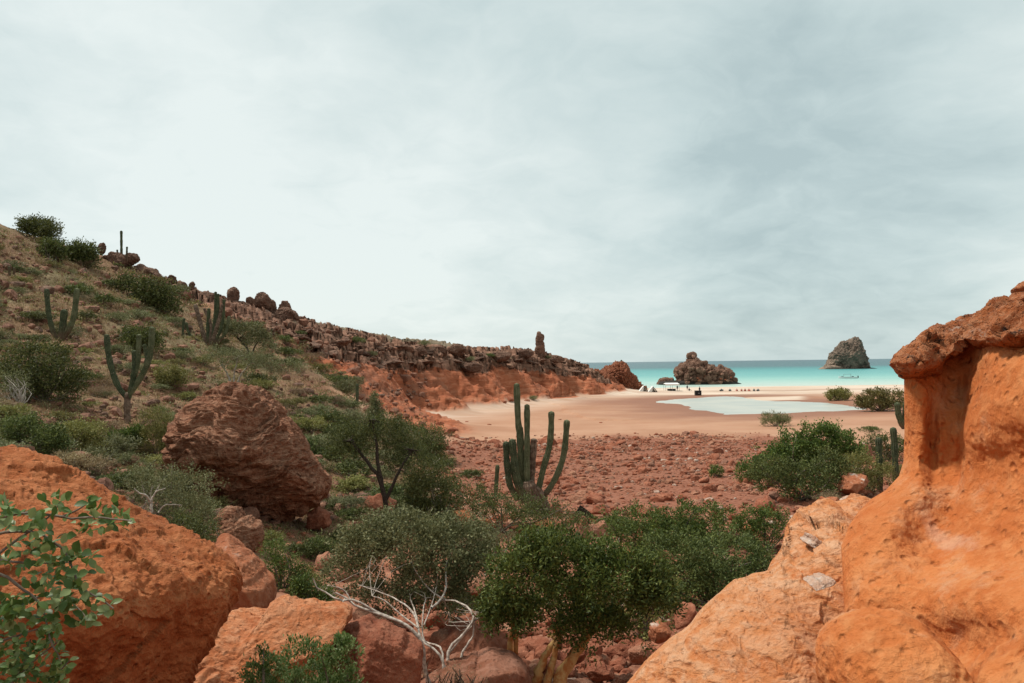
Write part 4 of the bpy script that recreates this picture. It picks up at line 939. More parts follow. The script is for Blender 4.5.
for k, (px, pb, w_, h_, Y, lab) in enumerate(sky_rocks):
    if px > 300: pb += 3; h_ *= .75
    ol = [(px + w_ / 2 * math.cos(a) * (1 + .12 * math.sin(3 * a + k)), pb - h_ * 0.42 + h_ * 0.62 * math.sin(-a) * (1 + .1 * math.sin(2 * a + k))) for a in np.linspace(0, 2 * math.pi, 14, endpoint=False)]
    outline_rock('outcrop_rock', lab, ol, Y, w_ / 2 * Y / FPX * 0.8, MT['crag'], seed=80 + k, sub=6, cat='rock', blocks=0.13, bfreq=1.5, cuts=6, cutr=(.65, .88), amp=.1, rough=.04, strata=.05, sfreq=2.5, pw=.6)
rg = np.random.default_rng(21)
rv = []
for k in range(5):
    V, F = star_rock_mesh('c', 500 + k, 5, None, 0.45, .08)
    lay = fbm(np.stack([V[:, 0], V[:, 1], V[:, 2] * 7], 1), 4, .6, ridged=True); V += vnormals(V, F) * (lay * .05)[:, None]
    rv.append(mesh_np('ledge_rock', V, F, [MT['crag']], True))
cnt = 0; led = []
while cnt < 64:
    px = rg.uniform(295, 600); u = rg.uniform(0.0, 1.0)
    top = np.interp(px, ridx, [p[1] for p in ridge]); py = top + 2 + u * (np.interp(px, [295, 400, 590], [24, 26, 12]))
    g = ground(px, py)
    if g[1] < 100 or g[1] > 240 or g[2] < 3: continue
    o = link('ledge_rock', rv[cnt % 5], None, g + (0, 0.3, -0.2)); s_ = rg.uniform(0.6, 1.8)
    o.scale = (s_ * 1.3, s_, s_ * rg.uniform(.35, .6)); o.rotation_euler = (rg.normal() * .15, rg.normal() * .15, rg.uniform(0, 6))
    led.append(o); cnt += 1

LM = [(62, 315, 'the horseshoe cactus'), (130, 360, 'the many armed cactus'), (210, 320, 'the wide branching old cactus'), (120, 255, 'the thin tall skyline cactus'), (248, 460, 'the big layered boulder'), (240, 370, 'the pale trunk tree'), (251, 340, 'the umbrella tree'), (357, 395, 'the single cactus column'),
      (388, 480, 'the dark leaning tree'), (530, 450, 'the candelabra cactus'), (155, 300, 'the skyline thicket'), (42, 230, 'the dome shaped skyline tree'), (30, 375, 'the large dark hillside shrub'), (30, 432, 'the green hill foot shrub'), (590, 515, 'the slanting plank'), (716, 471, 'the tiny lone bush'), (820, 460, 'the tall round bush'), (775, 420, 'the grey spiky bush'), (655, 530, 'the dense low bush'), (165, 435, 'the yellowish tall brush'), (262, 300, 'the round ridge knob'), (170, 376, 'the round olive shrub'),
      (480, 590, 'the leafy tree'), (620, 660, 'the pale flaking slope'), (660, 625, 'the white patched boulder'), (640, 460, 'the open rubble middle'), (540, 345, 'the rock spire'), (457, 345, 'the square topped crag'), (340, 350, 'the start of the red cliff'), (410, 350, 'the stepped crag'), (430, 640, 'the bare white branches'), (360, 560, 'the grey green shrub'), (850, 475, 'the white topped boulder'), (700, 580, 'the wide dark bush'),
      (480, 442, 'the sand edge left of the cactus'), (580, 440, 'the sand edge right of the cactus'), (690, 440, 'the middle of the sand edge'), (600, 480, 'the rubble flat left half'), (700, 500, 'the rubble above the dense low bush'), (745, 448, 'the rubble corner near the lagoon side'), (560, 500, 'the red earth below the cactus'), (580, 660, 'the yellow trunks')]
DIRS = ['right of', 'upper right of', 'above', 'upper left of', 'left of', 'lower left of', 'below', 'lower right of']
RANK = ['nearest', 'second', 'third', 'fourth', 'fifth', 'sixth', 'seventh', 'eighth', 'ninth', 'tenth', 'eleventh', 'twelfth', 'thirteenth', 'fourteenth', 'fifteenth', 'sixteenth', 'seventeenth', 'eighteenth', 'nineteenth', 'twentieth']
PEND = []
def pend(o, word, cat, group, adj=('small', 'medium', 'large')):
    """label a scattered repeat by its look and by the landmark it lies beside"""
    PEND.append((o, word, cat, group, adj))
def flush():
    out = {}
    for o, word, cat, group, adj in PEND:
        px, py = project(np.array([o.location[:]])); px, py = px[0], py[0]
        sp = o.scale[2] / max(o.location[1], 1) * FPX
        szw = adj[0] if sp < 3.5 else (adj[1] if sp < 7 else adj[2])
        d = [math.hypot(px - a, py - b) for a, b, _ in LM]; i_ = int(np.argmin(d))
        dr = DIRS[int(round(math.degrees(math.atan2(-(py - LM[i_][1]), px - LM[i_][0])) / 45)) % 8]
        out.setdefault((f'{szw} {word}', dr, LM[i_][2]), []).append((d[i_], o, cat, group))
    for (w_, dr, lm), L_ in out.items():
        L_.sort(key=lambda q: q[0])
        for n_, (_, o, cat, group) in enumerate(L_):
            tag(o, (f'{w_} {dr} {lm}' if len(L_) == 1 else f'{RANK[min(n_, 19)]} {w_} {dr} {lm}'), cat, group)
    PEND.clear()
# ---- stones
stone_meshes = []
for k in range(12):
    V, F = star_rock_mesh('stone', 700 + k, 3, None, 0.72, .05)
    stone_meshes.append(mesh_np('stone', V, F, [MT['stone3' if k == 11 else ('stone', 'stone', 'stone2')[k % 3]]], False))
lowrock = [star_rock_mesh('s', 900 + k, 2, None, 0.72, 0.0) for k in range(10)] 
rg = np.random.default_rng(33)
N_ = 46000
fx = rg.uniform(-9, 50, N_); fy = 24 + 74 * rg.random(N_) ** 0.85
fsd = poly_sd(np.stack([fx, fy], 1), [(-7, 46), (-7, 62), (-6, 78), (0, 88), (12, 93), (24, 93), (30, 84), (42, 60), (40, 36), (24, 22), (6, 20), (0, 30)])
clus = fbm(np.stack([fx * .35, fy * .35, fx * 0 + 9], 1), 3)
ok = (rg.random(N_) < .55 + clus * .9) & (fsd + fbm(np.stack([fx * .12, fy * .12, fx * 0 + 5], 1), 4) * 3 < rg.normal(size=N_) * 1.6)
ok |= (rg.random(N_) < .03) & (fsd < 7)
fx, fy = fx[ok], fy[ok]; clus = clus[ok]
fs = np.clip(rg.lognormal(-2.3, 0.6, len(fx)) * (1 + .5 * clus), 0.05, 0.6) * np.where(rg.random(len(fx)) < 0.012, 1.8, 1)
fsy = fs / fy
ppx, ppy = project(np.stack([fx, fy, height(fx, fy)], 1)); fsy = np.where((ppx > 425) & (ppx < 890) & ~((ppx > 750) & (ppy > 455)), fsy, 0)
big_i = set(np.argsort(-fsy)[:205])
mb = MB(); zz_ = height(fx, fy)
for k in range(len(fx)):
    a = rg.uniform(0, 6.28); s_ = fs[k]; t3 = (s_ * rg.uniform(.8, 1.3), s_, s_ * rg.uniform(.7, 1.1))
    if k in big_i:
        o = link('stone', stone_meshes[int(rg.choice(12, p=[.09] * 11 + [.01]))], None, (fx[k], fy[k], zz_[k] + s_ * .12)); o.scale = t3; o.rotation_euler = (rg.normal() * .3, rg.normal() * .3, a)
        pend(o, {'s': 'red', '2': 'pink', '3': 'pale'}[o.data.materials[0].name[:1] if o.data.materials[0].name == 'stone' else {'red_stone': 's', 'pink_stone': '2'}.get(o.data.materials[0].name, '3')] + ' rubble stone', 'stone', 'larger stones on the rubble flat')
    else:
        V, F = lowrock[k % 10]; c_, n_ = math.cos(a), math.sin(a)
        V = (V * t3) @ np.array([[c_, n_, 0], [-n_, c_, 0], [0, 0, 1]]) + (fx[k], fy[k], zz_[k] + s_ * .15)
        mb.add(V, F, int(rg.choice([0] * 11 + [1] * 5 + [2] + [3] * 5)))
rub_o = mb.build('rubble', [MT['stone'], MT['stone2'], MT['stone3'], MT['hillstone']], smooth=False); tag(rub_o, 'carpet of small red stones covering the flat', 'rubble', kind='stuff')
# gully stones near the leafy tree and the apron
mb = MB(); cnt = 0
cand = []
for k in range(2600):
    px, py = rg.uniform(430, 700), rg.uniform(590, 700)
    g = ground(px, min(py, 700)) if k < 1500 else np.array([*(rg.uniform((-9, 8), (14, 27))), 0])
    g[2] = gh(g[0], g[1]); cand.append((g, float(np.clip(rg.lognormal(-2.35, .5), .035, .3))))
cand.sort(key=lambda q: -q[1] / q[0][1] * (1 if 5 < q[0][0] * 8 + 20 else 1))
for k, (g, s_) in enumerate(cand):
    a = rg.uniform(0, 6.28); t3 = (s_ * rg.uniform(.8, 1.3), s_, s_ * rg.uniform(.7, 1.1))
    if k < 95:
        o = link('stone', stone_meshes[int(rg.choice(12, p=[.09] * 11 + [.01]))], None, g + (0, 0, s_ * .3)); o.scale = t3; o.rotation_euler = (rg.normal() * .3, rg.normal() * .3, a)
        pend(o, {'red_stone': 'red', 'pink_stone': 'pink'}.get(o.data.materials[0].name, 'pale') + ' gully stone', 'stone', 'larger stones in the near gully')
    else:
        V, F = lowrock[k % 10]; c_, n_ = math.cos(a), math.sin(a)
        mb.add((V * t3) @ np.array([[c_, n_, 0], [-n_, c_, 0], [0, 0, 1]]) + g + (0, 0, s_ * .25), F, int(rg.choice([0] * 12 + [1] * 7 + [2])))
tag(mb.build('gully_rubble', [MT['stone'], MT['stone2'], MT['stone3']], smooth=False), 'loose small stones on the gully floor', 'rubble', kind='stuff')
# hillside stones
mb = MB(); rg = np.random.default_rng(41)
px = rg.uniform(-60, 430, 5200); py = 225 + 300 * rg.random(5200)
top = np.interp(px, ridx, [p[1] for p in ridge]); ok = py > top + 4; H = hit(px[ok], py[ok])
for g in H:
    if g[1] > 160 or g[1] < 14 or (g[2] < 1.5): continue
    s_ = float(np.clip(rg.lognormal(-1.95, .6), .05, .6)) * (0.5 + g[1] / 90)
    V, F = lowrock[int(rg.integers(0, 10))]; mb.add(V * s_ + g + (0, 0, s_ * .2), F, int(rg.choice([0, 0, 0, 1])))
tag(mb.build('hillside_stones', [MT['hillstone'], MT['crag']], smooth=False), 'loose stones scattered over the brushy hillside', 'stones', kind='stuff')
for k, (px, py, s_) in enumerate([(419, 419, .45), (425, 417, .3), (432, 417, .25), (440, 424, .6), (453, 431, .75), (458, 421, .3), (489, 425, .3), (560, 420, .35), (601, 423, .35), (467, 422, .25), (415, 416, .5), (509, 400, 1.2), (527, 401, .9), (503, 402, .7), (617, 389, 0.6), (634, 389.5, 0.5)]):
    g = ground(px, py); o = link('stone', stone_meshes[k % 5], None, g); o.scale = (s_ * 1.4, s_, s_ * .8); o.rotation_euler = (0, 0, k)
    pend(o, 'dark lone stone', 'stone', 'scattered stones on the sand')
for o in led: pend(o, 'layered cliff rock', 'rock', 'ledge rocks of the caprock')
#--PART3--
# ------------------------------------------------------------------ plants
def leaf_cloud(blobs, nclump, per, L, W, sig, rg, shell=0.55, up=0.3):
    """blobs: (centre, radii). returns clump centres, V, F"""
    vol = np.array([np.prod(b[1]) ** (2 / 3) for b in blobs]); vol /= vol.sum()
    bi = rg.choice(len(blobs), nclump, p=vol)
    C0 = np.array([blobs[i][0] for i in bi], float); R0 = np.array([blobs[i][1] for i in bi], float)
    d = rg.normal(size=(nclump, 3)); d /= np.linalg.norm(d, axis=1)[:, None]; d[:, 2] = np.where(d[:, 2] < -0.55, -d[:, 2], d[:, 2])
    rr_ = shell + (1 - shell) * rg.random(nclump) ** 0.6
    rr_ *= 1 + 0.42 * fbm(d * 2.5 + bi[:, None] * 3.1, 3)
    cc = C0 + d * R0 * rr_[:, None]
    n = nclump * per
    ctr = np.repeat(cc, per, 0) + rg.normal(size=(n, 3)) * np.asarray(sig)
    out = np.repeat(d, per, 0)
    a = rg.normal(size=(n, 3)) * 0.8 + out * 0.7 + (0, 0, up); a /= np.linalg.norm(a, axis=1)[:, None]     # leaf axis
    b = np.cross(a, rg.normal(size=(n, 3))); b /= np.linalg.norm(b, axis=1)[:, None]
    c = np.cross(a, b)
    ll = (L * rg.uniform(.6, 1.25, n))[:, None]; ww = (W * rg.uniform(.7, 1.2, n))[:, None]
    V = np.stack([ctr, ctr + a * ll * .5 + b * ww * .5 + c * ww * .18, ctr + a * ll, ctr + a * ll * .5 - b * ww * .5 + c * ww * .18], 1).reshape(-1, 3)
    F = np.arange(n * 4).reshape(-1, 4)
    return cc, V, F
def branches(mb, root, targets, rg, r0, mi=0, k=5, sag=0.15, nseg=6, rend=.25):
    for tg in targets:
        mid = root + (tg - root) * 0.5 + rg.normal(size=3) * np.linalg.norm(tg - root) * sag * (1, 1, .4); mid[2] += np.linalg.norm(tg - root) * .05
        P = spline([root + rg.normal(size=3) * r0 * (1, 1, 0), mid, tg], nseg)
        mb.add(*tube(P, np.linspace(r0 * rg.uniform(.6, 1), r0 * rend, nseg), k), mi)
def bush(name, label, cat, base, blobs, leaf, n=(140, 28), L=0.07, W=0.035, sig=None, bark='bark_grey', nb=18, r0=None, group=None, seed=0, Y=None, shell=.5, trunk=None, up=.3):
    rg = np.random.default_rng(seed + 1000)
    g = ground(*base) if Y is None else at(base[0], base[1], Y)
    if Y is not None: g = np.array([g[0], g[1], max(min(g[2], gh(g[0], g[1])), gh(g[0], g[1]) - .1)])
    Yb = g[1]; mpp = Yb / FPX
    bl = []
    for q in blobs:
        px, py, w_, h_ = q[:4]; dy = q[4] if len(q) > 4 else rg.uniform(-.25, .35) * w_ * mpp
        bl.append((at(px, py, Yb + dy), (w_ / 2 * mpp, w_ / 2 * mpp * .85, h_ / 2 * mpp)))
    lowb = min(range(len(bl)), key=lambda q_: bl[q_][0][2])
    if not trunk:          # foliage reaches down to the ground
        for c_, r_ in list(bl):
            gg = gh(c_[0], c_[1]) 
            if c_[2] - r_[2] > gg + .05: bl.append((np.array([c_[0], c_[1], (gg + c_[2]) / 2]), (r_[0] * .85, r_[1] * .85, max(.1, (c_[2] - gg) / 2 + .05))))
    sg = sig if sig is not None else 0.10 * np.mean([b[1][0] for b in bl])
    cc, V, F = leaf_cloud(bl, n[0], n[1], L, W, sg, rg, shell, up)
    root = thing(name, g, label, cat, group)
    link('foliage', mesh_np('foliage', V - g, F, [MT[leaf]], False), root)
    mb = MB(); r = r0 or max(0.02, 0.012 * np.mean([b[1][0] for b in bl]) * 4)
    if trunk:
        for pth, ra in trunk:
            P = np.array([at(a, b_, Yb + (c if c is not None else 0)) for a, b_, c in pth]); P[0] = P[0] if np.linalg.norm(P[0] - g) > 3 else P[0]
            P = spline(P, 14); P += rg.normal(size=P.shape) * ra * .12 * mpp; ra = ra * (.72 if bark == 'bark_white' else 1); mb.add(*tube(P, np.linspace(ra, ra * .4, 14) * mpp, 7))
            top = P[-1]; near_ = cc[np.argsort(np.linalg.norm(cc - top, axis=1))[:max(4, nb // len(trunk))]]; near_ = near_[np.linalg.norm(near_ - top, axis=1) < 60 * mpp]
            branches(mb, top, near_, rg, ra * mpp * .4, k=4)
    else:
        tg = cc[rg.choice(len(cc), min(nb, len(cc)), replace=False)]
        branches(mb, g + (0, 0, -.05), tg, rg, r)
    mb.build('branches', MT[bark], root, g)
    return root
B = bush
# near
B('leafy_tree', 'bright green leafy tree over the gully stones with swollen yellow trunks', 'tree', (545, 700), [(570, 562, 110, 56), (525, 580, 90, 70), (615, 582, 100, 66), (560, 612, 140, 54), (648, 590, 54, 50), (500, 612, 50, 60), (600, 628, 110, 34), (540, 545, 60, 30), (515, 618, 70, 40), (655, 600, 50, 40)],
  'leaf_bright', (1150, 32), 0.065, 0.026, 0.055, 'bark_yellow', 40, seed=1, Y=11.0, shell=.35,
  trunk=[([(538, 700, 0), (537, 678, 0), (543, 662, 0), (556, 640, .1)], 6.5), ([(548, 700, -.2), (548, 680, -.1), (553, 662, 0), (560, 630, .1)], 5), ([(560, 700, -.2), (562, 676, -.1), (574, 655, 0), (600, 620, .1)], 8), ([(506, 700, .2), (508, 670, .1), (511, 640, .1), (515, 610, 0)], 4.5), ([(515, 700, .3), (516, 660, .2), (517, 630, .1), (530, 600, 0)], 4)])
B('bare_branched_shrub', 'grey green spreading shrub with bare white branches arching over the red boulders', 'shrub', (425, 690), [(405, 545, 120, 54), (365, 548, 70, 50), (455, 545, 90, 56), (350, 572, 60, 34), (425, 580, 100, 44), (470, 572, 60, 50), (395, 522, 70, 24), (430, 604, 90, 26), (375, 594, 60, 22)],
  'leaf_grey', (1050, 32), 0.05, 0.026, 0.06, 'bark_white', 0, seed=2, Y=12.2, shell=.3,
  trunk=[([(436, 700, -2.0), (425, 668, -2.0), (421, 640, -2.0), (400, 622, -1.9), (372, 612, -1.8), (352, 604, -1.7), (345, 597, -1.7), (335, 592, -1.7)], 2.6), ([(421, 642, -2.0), (405, 624, -1.9), (380, 614, -1.8), (357, 601, -1.8), (340, 600, -1.7), (318, 588, -1.6), (313, 578, -1.6)], 2.0), ([(420, 640, -2.0), (416, 618, -1.7), (404, 604, -1.4), (384, 594, -1.1), (362, 586, -.9)], 1.5),
         ([(418, 628, -1.9), (398, 612, -1.7), (384, 600, -1.6), (372, 596, -1.5)], 1.2), ([(345, 598, -1.7), (342, 606, -1.8), (348, 612, -1.9)], .9), ([(352, 603, -1.7), (344, 590, -1.6), (332, 586, -1.6)], .9),
         ([(452, 690, -1.9), (440, 655, -1.8), (422, 640, -1.6), (416, 615, -1.2), (410, 596, -.6)], 1.7), ([(443, 672, -1.9), (441, 648, -1.7), (424, 640, -1.4), (423, 614, -1.2), (426, 598, -.8)], 1.4), ([(424, 625, -1.3), (432, 604, -1.0), (436, 588, -.6)], 1.0),
         ([(448, 672, -1.7), (449, 650, -1.6), (462, 635, -1.5), (474, 620, -1.4), (468, 608, -1.2), (456, 601, -1.0), (446, 600, -.8)], 2.1), ([(432, 608, -1.1), (440, 600, -.9), (446, 588, -.6), (446, 566, -.3), (453, 548, 0)], 1.7), ([(458, 668, -1.6), (464, 650, -1.5), (473, 636, -1.4), (474, 621, -1.4)], 1.9), ([(448, 655, -1.6), (460, 640, -1.5), (472, 626, -1.4)], 1.2), ([(473, 622, -1.4), (482, 616, -1.2), (492, 614, -1.0)], 1.3), ([(427, 690, -2), (424, 662, -1.9), (412, 650, -1.9)], 1.0), ([(446, 600, -.8), (430, 590, -.6), (415, 570, -.3), (410, 556, 0)], 1.0)])
B('twig_heap', 'dark heap of dead twigs gathered below the bare white branches', 'twig heap', (455, 690), [(452, 676, 50, 14), (478, 684, 30, 10)], 'leaf_dry', (60, 16), 0.06, 0.006, 0.05, 'bark_dark', 60, seed=50, Y=9.6)
B('shrub', 'small bright sprig shrub growing in front of the orange slab boulder at the bottom', 'shrub', (300, 720), [(262, 672, 50, 34), (300, 660, 40, 44), (338, 662, 50, 44), (300, 690, 130, 40), (345, 645, 24, 24)], 'leaf_near', (520, 34), 0.034, 0.015, 0.022, 'bark_grey', 46, seed=3, Y=6.6, shell=.3, up=1.0)
B('shrub', 'dense low green bush between the rubble flat and the leafy tree', 'shrub', (655, 552), [(640, 526, 80, 34), (700, 520, 70, 30), (670, 535, 100, 26)], 'leaf_bright', (640, 28), 0.09, 0.045, .07, seed=4)
B('shrub', 'wide dark green bush right of the leafy tree below the pale flaking slope', 'shrub', (715, 608), [(680, 562, 90, 52), (735, 562, 90, 60), (705, 585, 130, 44), (760, 575, 40, 44)], 'leaf_dark', (900, 28), 0.07, 0.034, .06, seed=5)
B('shrub', 'deep green bush against the left tip of the white crusted ledge', 'shrub', (765, 552), [(765, 524, 50, 34), (745, 532, 40, 26)], 'leaf_bright', (240, 26), 0.08, 0.04, .06, seed=6)
B('shrub', 'pale olive bush low in front between leafy tree and dark bush', 'shrub', (650, 640), [(655, 592, 46, 34), (640, 600, 40, 30)], 'leaf_olive', (160, 24), 0.06, 0.028, .05, seed=7)
B('shrub', 'tall round green bush topping the clump right of the rubble flat', 'shrub', (815, 482), [(820, 440, 46, 34), (800, 452, 60, 40), (843, 448, 44, 34), (780, 464, 70, 36)], 'leaf_bright', (700, 28), 0.16, 0.09, .14, seed=8)
B('shrub', 'lower dark green bush in front of the tall round bush', 'shrub', (800, 500), [(805, 480, 64, 34), (775, 472, 60, 26), (830, 470, 40, 36)], 'leaf_dark', (360, 26), 0.13, 0.07, .12, seed=9)
B('shrub', 'low green bush at the left end of the clump on the rubble', 'shrub', (752, 484), [(752, 474, 34, 16), (765, 470, 26, 16)], 'leaf_bright', (130, 24), 0.13, 0.07, .1, seed=10)
B('shrub', 'single tiny green bush out on the rubble flat', 'shrub', (716, 477), [(716, 471, 14, 9)], 'leaf_bright', (40, 22), 0.12, 0.06, .08, seed=11)
B('shrub', 'yellowish bush left of the two cactus columns', 'shrub', (866, 494), [(862, 470, 40, 34), (882, 478, 30, 34)], 'leaf_olive', (220, 26), 0.11, 0.05, .1, seed=12)
B('shrub', 'green bush behind the two cactus columns near the pillar', 'shrub', (886, 462), [(884, 445, 36, 22), (898, 452, 20, 30)], 'leaf_dark', (200, 24), 0.13, 0.07, .12, seed=13)
B('shrub', 'grey spiky bush on the sand in front of the lagoon', 'shrub', (775, 426), [(772, 419, 24, 11), (784, 420, 14, 9)], 'leaf_grey', (150, 20), 0.35, 0.05, .16, seed=14, up=1.2)
B('shrub', 'small round beach bush left of the larger one beyond the lagoon', 'shrub', (838, 400.5), [(838, 394.5, 25, 11)], 'leaf_olive', (150, 22), 0.35, 0.18, .22, seed=15)
B('shrub', 'large round beach bush at the lagoon end beside the pillar', 'shrub', (880, 411), [(876, 399, 34, 19), (892, 400, 30, 20), (864, 402, 18, 12)], 'leaf_olive', (300, 24), 0.33, 0.18, .22, seed=16)
B('dark_tree', 'spreading dark tree with a visible leaning trunk in front of the sand flat', 'tree', (388, 524), [(372, 440, 90, 50), (345, 450, 50, 46), (408, 462, 70, 56), (385, 430, 60, 26), (425, 480, 50, 50)], 'leaf_dark', (800, 26), 0.09, 0.032, .11, 'bark_dark', 40, seed=17, shell=.2,
  trunk=[([(388, 524, 0), (386, 505, 0), (380, 480, 0), (362, 455, 0), (350, 440, 0)], 3), ([(384, 495, 0), (378, 465, 0), (376, 440, 0), (372, 420, 0)], 2.4), ([(386, 500, 0), (400, 470, 0), (412, 450, 0)], 2)])
B('shrub', 'soft green bush at the edge of the sand behind the dark tree', 'shrub', (424, 456), [(418, 437, 56, 26), (432, 444, 30, 20)], 'leaf_dark', (260, 24), 0.16, 0.06, .16, seed=18)
B('shrub', 'thick mid green bush below the dark tree with a pale dead branch', 'shrub', (432, 528), [(430, 500, 56, 46), (415, 515, 50, 24)], 'leaf_dark', (300, 26), 0.10, 0.045, .1, seed=19, bark='bark_white')
B('shrub', 'feathery green bush spreading at the foot of the candelabra cactus', 'shrub', (500, 532), [(470, 497, 60, 26), (505, 506, 70, 26), (545, 512, 60, 22), (450, 485, 34, 22), (575, 520, 34, 14)], 'leaf_dark', (420, 26), 0.10, 0.035, .1, seed=20)
B('shrub', 'grey olive bush between the grey boulders and the leafy tree top', 'shrub', (500, 556), [(470, 535, 70, 26), (505, 545, 60, 24), (440, 530, 40, 20)], 'leaf_grey', (300, 24), 0.07, 0.03, .07, seed=21)
B('shrub', 'dark bush in the lee of the layered boulder behind the corner boulder', 'shrub', (185, 545), [(185, 492, 66, 46), (150, 482, 60, 34), (195, 520, 50, 40)], 'leaf_grey', (420, 28), 0.055, 0.024, .07, seed=22, Y=17.5)
B('shrub', 'moss green clump beneath the corner boulder edge under the dark bush', 'shrub', (185, 560), [(180, 530, 50, 30), (205, 535, 30, 26)], 'leaf_dark', (200, 24), 0.05, 0.02, .05, seed=23, Y=15)
B('shrub', 'vivid green low plant in the shade right of the round red boulder', 'shrub', (283, 590), [(283, 568, 40, 26), (300, 575, 30, 20), (275, 550, 30, 20)], 'leaf_bright', (200, 24), 0.05, 0.02, .05, seed=24)
B('shrub', 'large dark shrub under the two armed cactus on the left hillside', 'shrub', (45, 402), [(40, 362, 66, 40), (62, 380, 50, 40), (20, 375, 50, 40)], 'leaf_dark', (420, 26), 0.12, 0.05, .13, seed=25)
B('shrub', 'dark shrub right behind the many armed cactus', 'shrub', (140, 350), [(145, 338, 40, 18), (130, 335, 20, 14)], 'leaf_dark', (180, 24), 0.2, 0.08, .18, seed=26)
B('shrub', 'round olive shrub right of the many armed cactus', 'shrub', (170, 386), [(170, 376, 30, 18)], 'leaf_olive', (140, 24), 0.15, 0.06, .14, seed=27)
B('shrub', 'green shrub standing left at the foot of the hill above the corner boulder', 'shrub', (24, 452), [(24, 432, 44, 30), (50, 440, 36, 24)], 'leaf_dark', (260, 26), 0.08, 0.035, .09, seed=28)
B('shrub', 'olive and green shrub next along the hill foot from the green one', 'shrub', (70, 455), [(70, 438, 40, 26), (90, 430, 30, 22)], 'leaf_olive', (220, 26), 0.08, 0.03, .09, seed=29)
B('shrub', 'yellowish tall brush left of the layered boulder', 'shrub', (158, 462), [(155, 428, 34, 40), (168, 440, 24, 34)], 'leaf_olive', (220, 26), 0.10, 0.025, .1, seed=30, up=1.3)
B('shrub', 'upright dark green bush under the many armed cactus trunk', 'shrub', (123, 452), [(122, 440, 26, 18), (136, 436, 18, 16)], 'leaf_bright', (170, 24), 0.09, 0.04, .09, seed=31)
B('round_tree', 'dome shaped tree highest on the left skyline', 'tree', (42, 244), [(38, 227, 34, 16), (48, 230, 24, 14), (28, 226, 20, 10)], 'leaf_dark', (240, 22), 0.3, 0.12, .25, 'bark_dark', 12, seed=32)
B('round_tree', 'second tree down the left skyline, leaning right', 'tree', (82, 266), [(80, 252, 28, 16), (70, 256, 22, 14), (90, 255, 14, 12)], 'leaf_dark', (220, 22), 0.3, 0.12, .25, 'bark_dark', 12, seed=33)
B('shrub', 'dark shrub directly below the dome shaped skyline tree', 'shrub', (52, 262), [(52, 250, 24, 18)], 'leaf_dark', (130, 22), 0.28, 0.1, .22, seed=34)
B('thicket', 'dark thicket filling the hollow under the skyline ledges', 'thicket', (155, 310), [(148, 292, 36, 26), (165, 298, 34, 22), (125, 284, 30, 16)], 'leaf_dark', (300, 22), 0.3, 0.12, .3, seed=35)
B('umbrella_tree', 'flat topped grey green tree on dark forked trunks below the ridge outcrop', 'tree', (251, 360), [(240, 332, 44, 16), (258, 340, 34, 16), (225, 328, 30, 16), (268, 346, 16, 12)], 'leaf_grey', (300, 22), 0.22, 0.09, .2, 'bark_dark', 16, seed=36, trunk=[([(251, 360, 0), (247, 348, 0), (238, 338, 0)], 1.4), ([(251, 360, 0), (254, 348, 0), (258, 342, 0)], 1.2)])
B('pale_trunk_tree', 'feathery green tree with pale white trunks just above the layered boulder', 'tree', (236, 394), [(240, 362, 60, 26), (262, 366, 40, 24), (222, 356, 36, 18), (285, 368, 40, 16)], 'leaf_grey', (360, 22), 0.12, 0.045, .14, 'bark_white', 30, seed=37, trunk=[([(233, 394, 0), (230, 380, 0), (222, 365, 0)], 2), ([(236, 394, 0), (240, 376, 0), (252, 362, 0)], 1.6), ([(234, 394, 0), (234, 376, 0), (238, 358, 0)], 1.5)])
B('shrub', 'bushy green plant above the edge of the sand left of the red cliff foot', 'shrub', (375, 428), [(376, 402, 10, 18), (374, 414, 14, 14)], 'leaf_grey', (90, 22), 0.18, 0.07, .14, seed=38)
B('shrub', 'twiggy shrub with bleached dead branches at the far left edge', 'shrub', (20, 405), [(12, 385, 34, 26)], 'leaf_grey', (60, 20), 0.09, 0.04, .1, 'bark_white', 40, seed=39)

B('shrub', 'small dark green bush under the leaves between bare branches and leafy tree', 'shrub', (478, 622), [(474, 602, 50, 30), (490, 615, 30, 22)], 'leaf_dark', (220, 26), 0.05, 0.024, .05, seed=51)
B('shrub', 'dark green plant on the path between layered boulder and grey green shrub', 'shrub', (322, 560), [(318, 548, 34, 18), (336, 553, 24, 16)], 'leaf_dark', (170, 24), 0.06, 0.028, .06, seed=52)
B('shrub', 'green plant at the left end of the bare white branches', 'shrub', (322, 612), [(318, 596, 34, 20), (300, 588, 22, 18)], 'leaf_bright', (170, 24), 0.05, 0.024, .05, seed=53)
# generic hillside shrubs
protos = []
for k, (lf, up, L, W) in enumerate([('leaf_dark', .4, .16, .07), ('leaf_grey', .5, .15, .05), ('leaf_olive', .8, .16, .045), ('leaf_dry', 1.0, .18, .03), ('leaf_dark', .4, .15, .06), ('leaf_grey', .9, .17, .04), ('leaf_olive', .4, .14, .06), ('leaf_dry', .6, .15, .04)]):
    rg = np.random.default_rng(60 + k)
    bl = [((rg.normal() * .35, rg.normal() * .35, .35 + rg.random() * .2), (.6 + rg.random() * .3, .6 + rg.random() * .3, .35 + rg.random() * .2)) for _ in range(4)]
    cc, V, F = leaf_cloud(bl, 90, 20, L, W, .09, rg, .35, up)
    mb = MB(); mb.add(V, F, 0); branches(mb, np.array([0, 0, -.1]), cc[rg.choice(len(cc), 14, replace=False)], rg, .03, 1, 4, nseg=4)
    tmp = mb.build('shrub', [MT[lf], MT['bark_grey']], None, (0, 0, 0), False); protos.append((tmp.data, lf)); bpy.data.objects.remove(tmp)
rg = np.random.default_rng(77)
px = rg.uniform(-40, 440, 900); py = rg.uniform(225, 520, 900)
top = np.interp(px, ridx, [p[1] for p in ridge]); ok = py > top + 3; Hs = hit(px[ok], py[ok]); px, py = px[ok], py[ok]
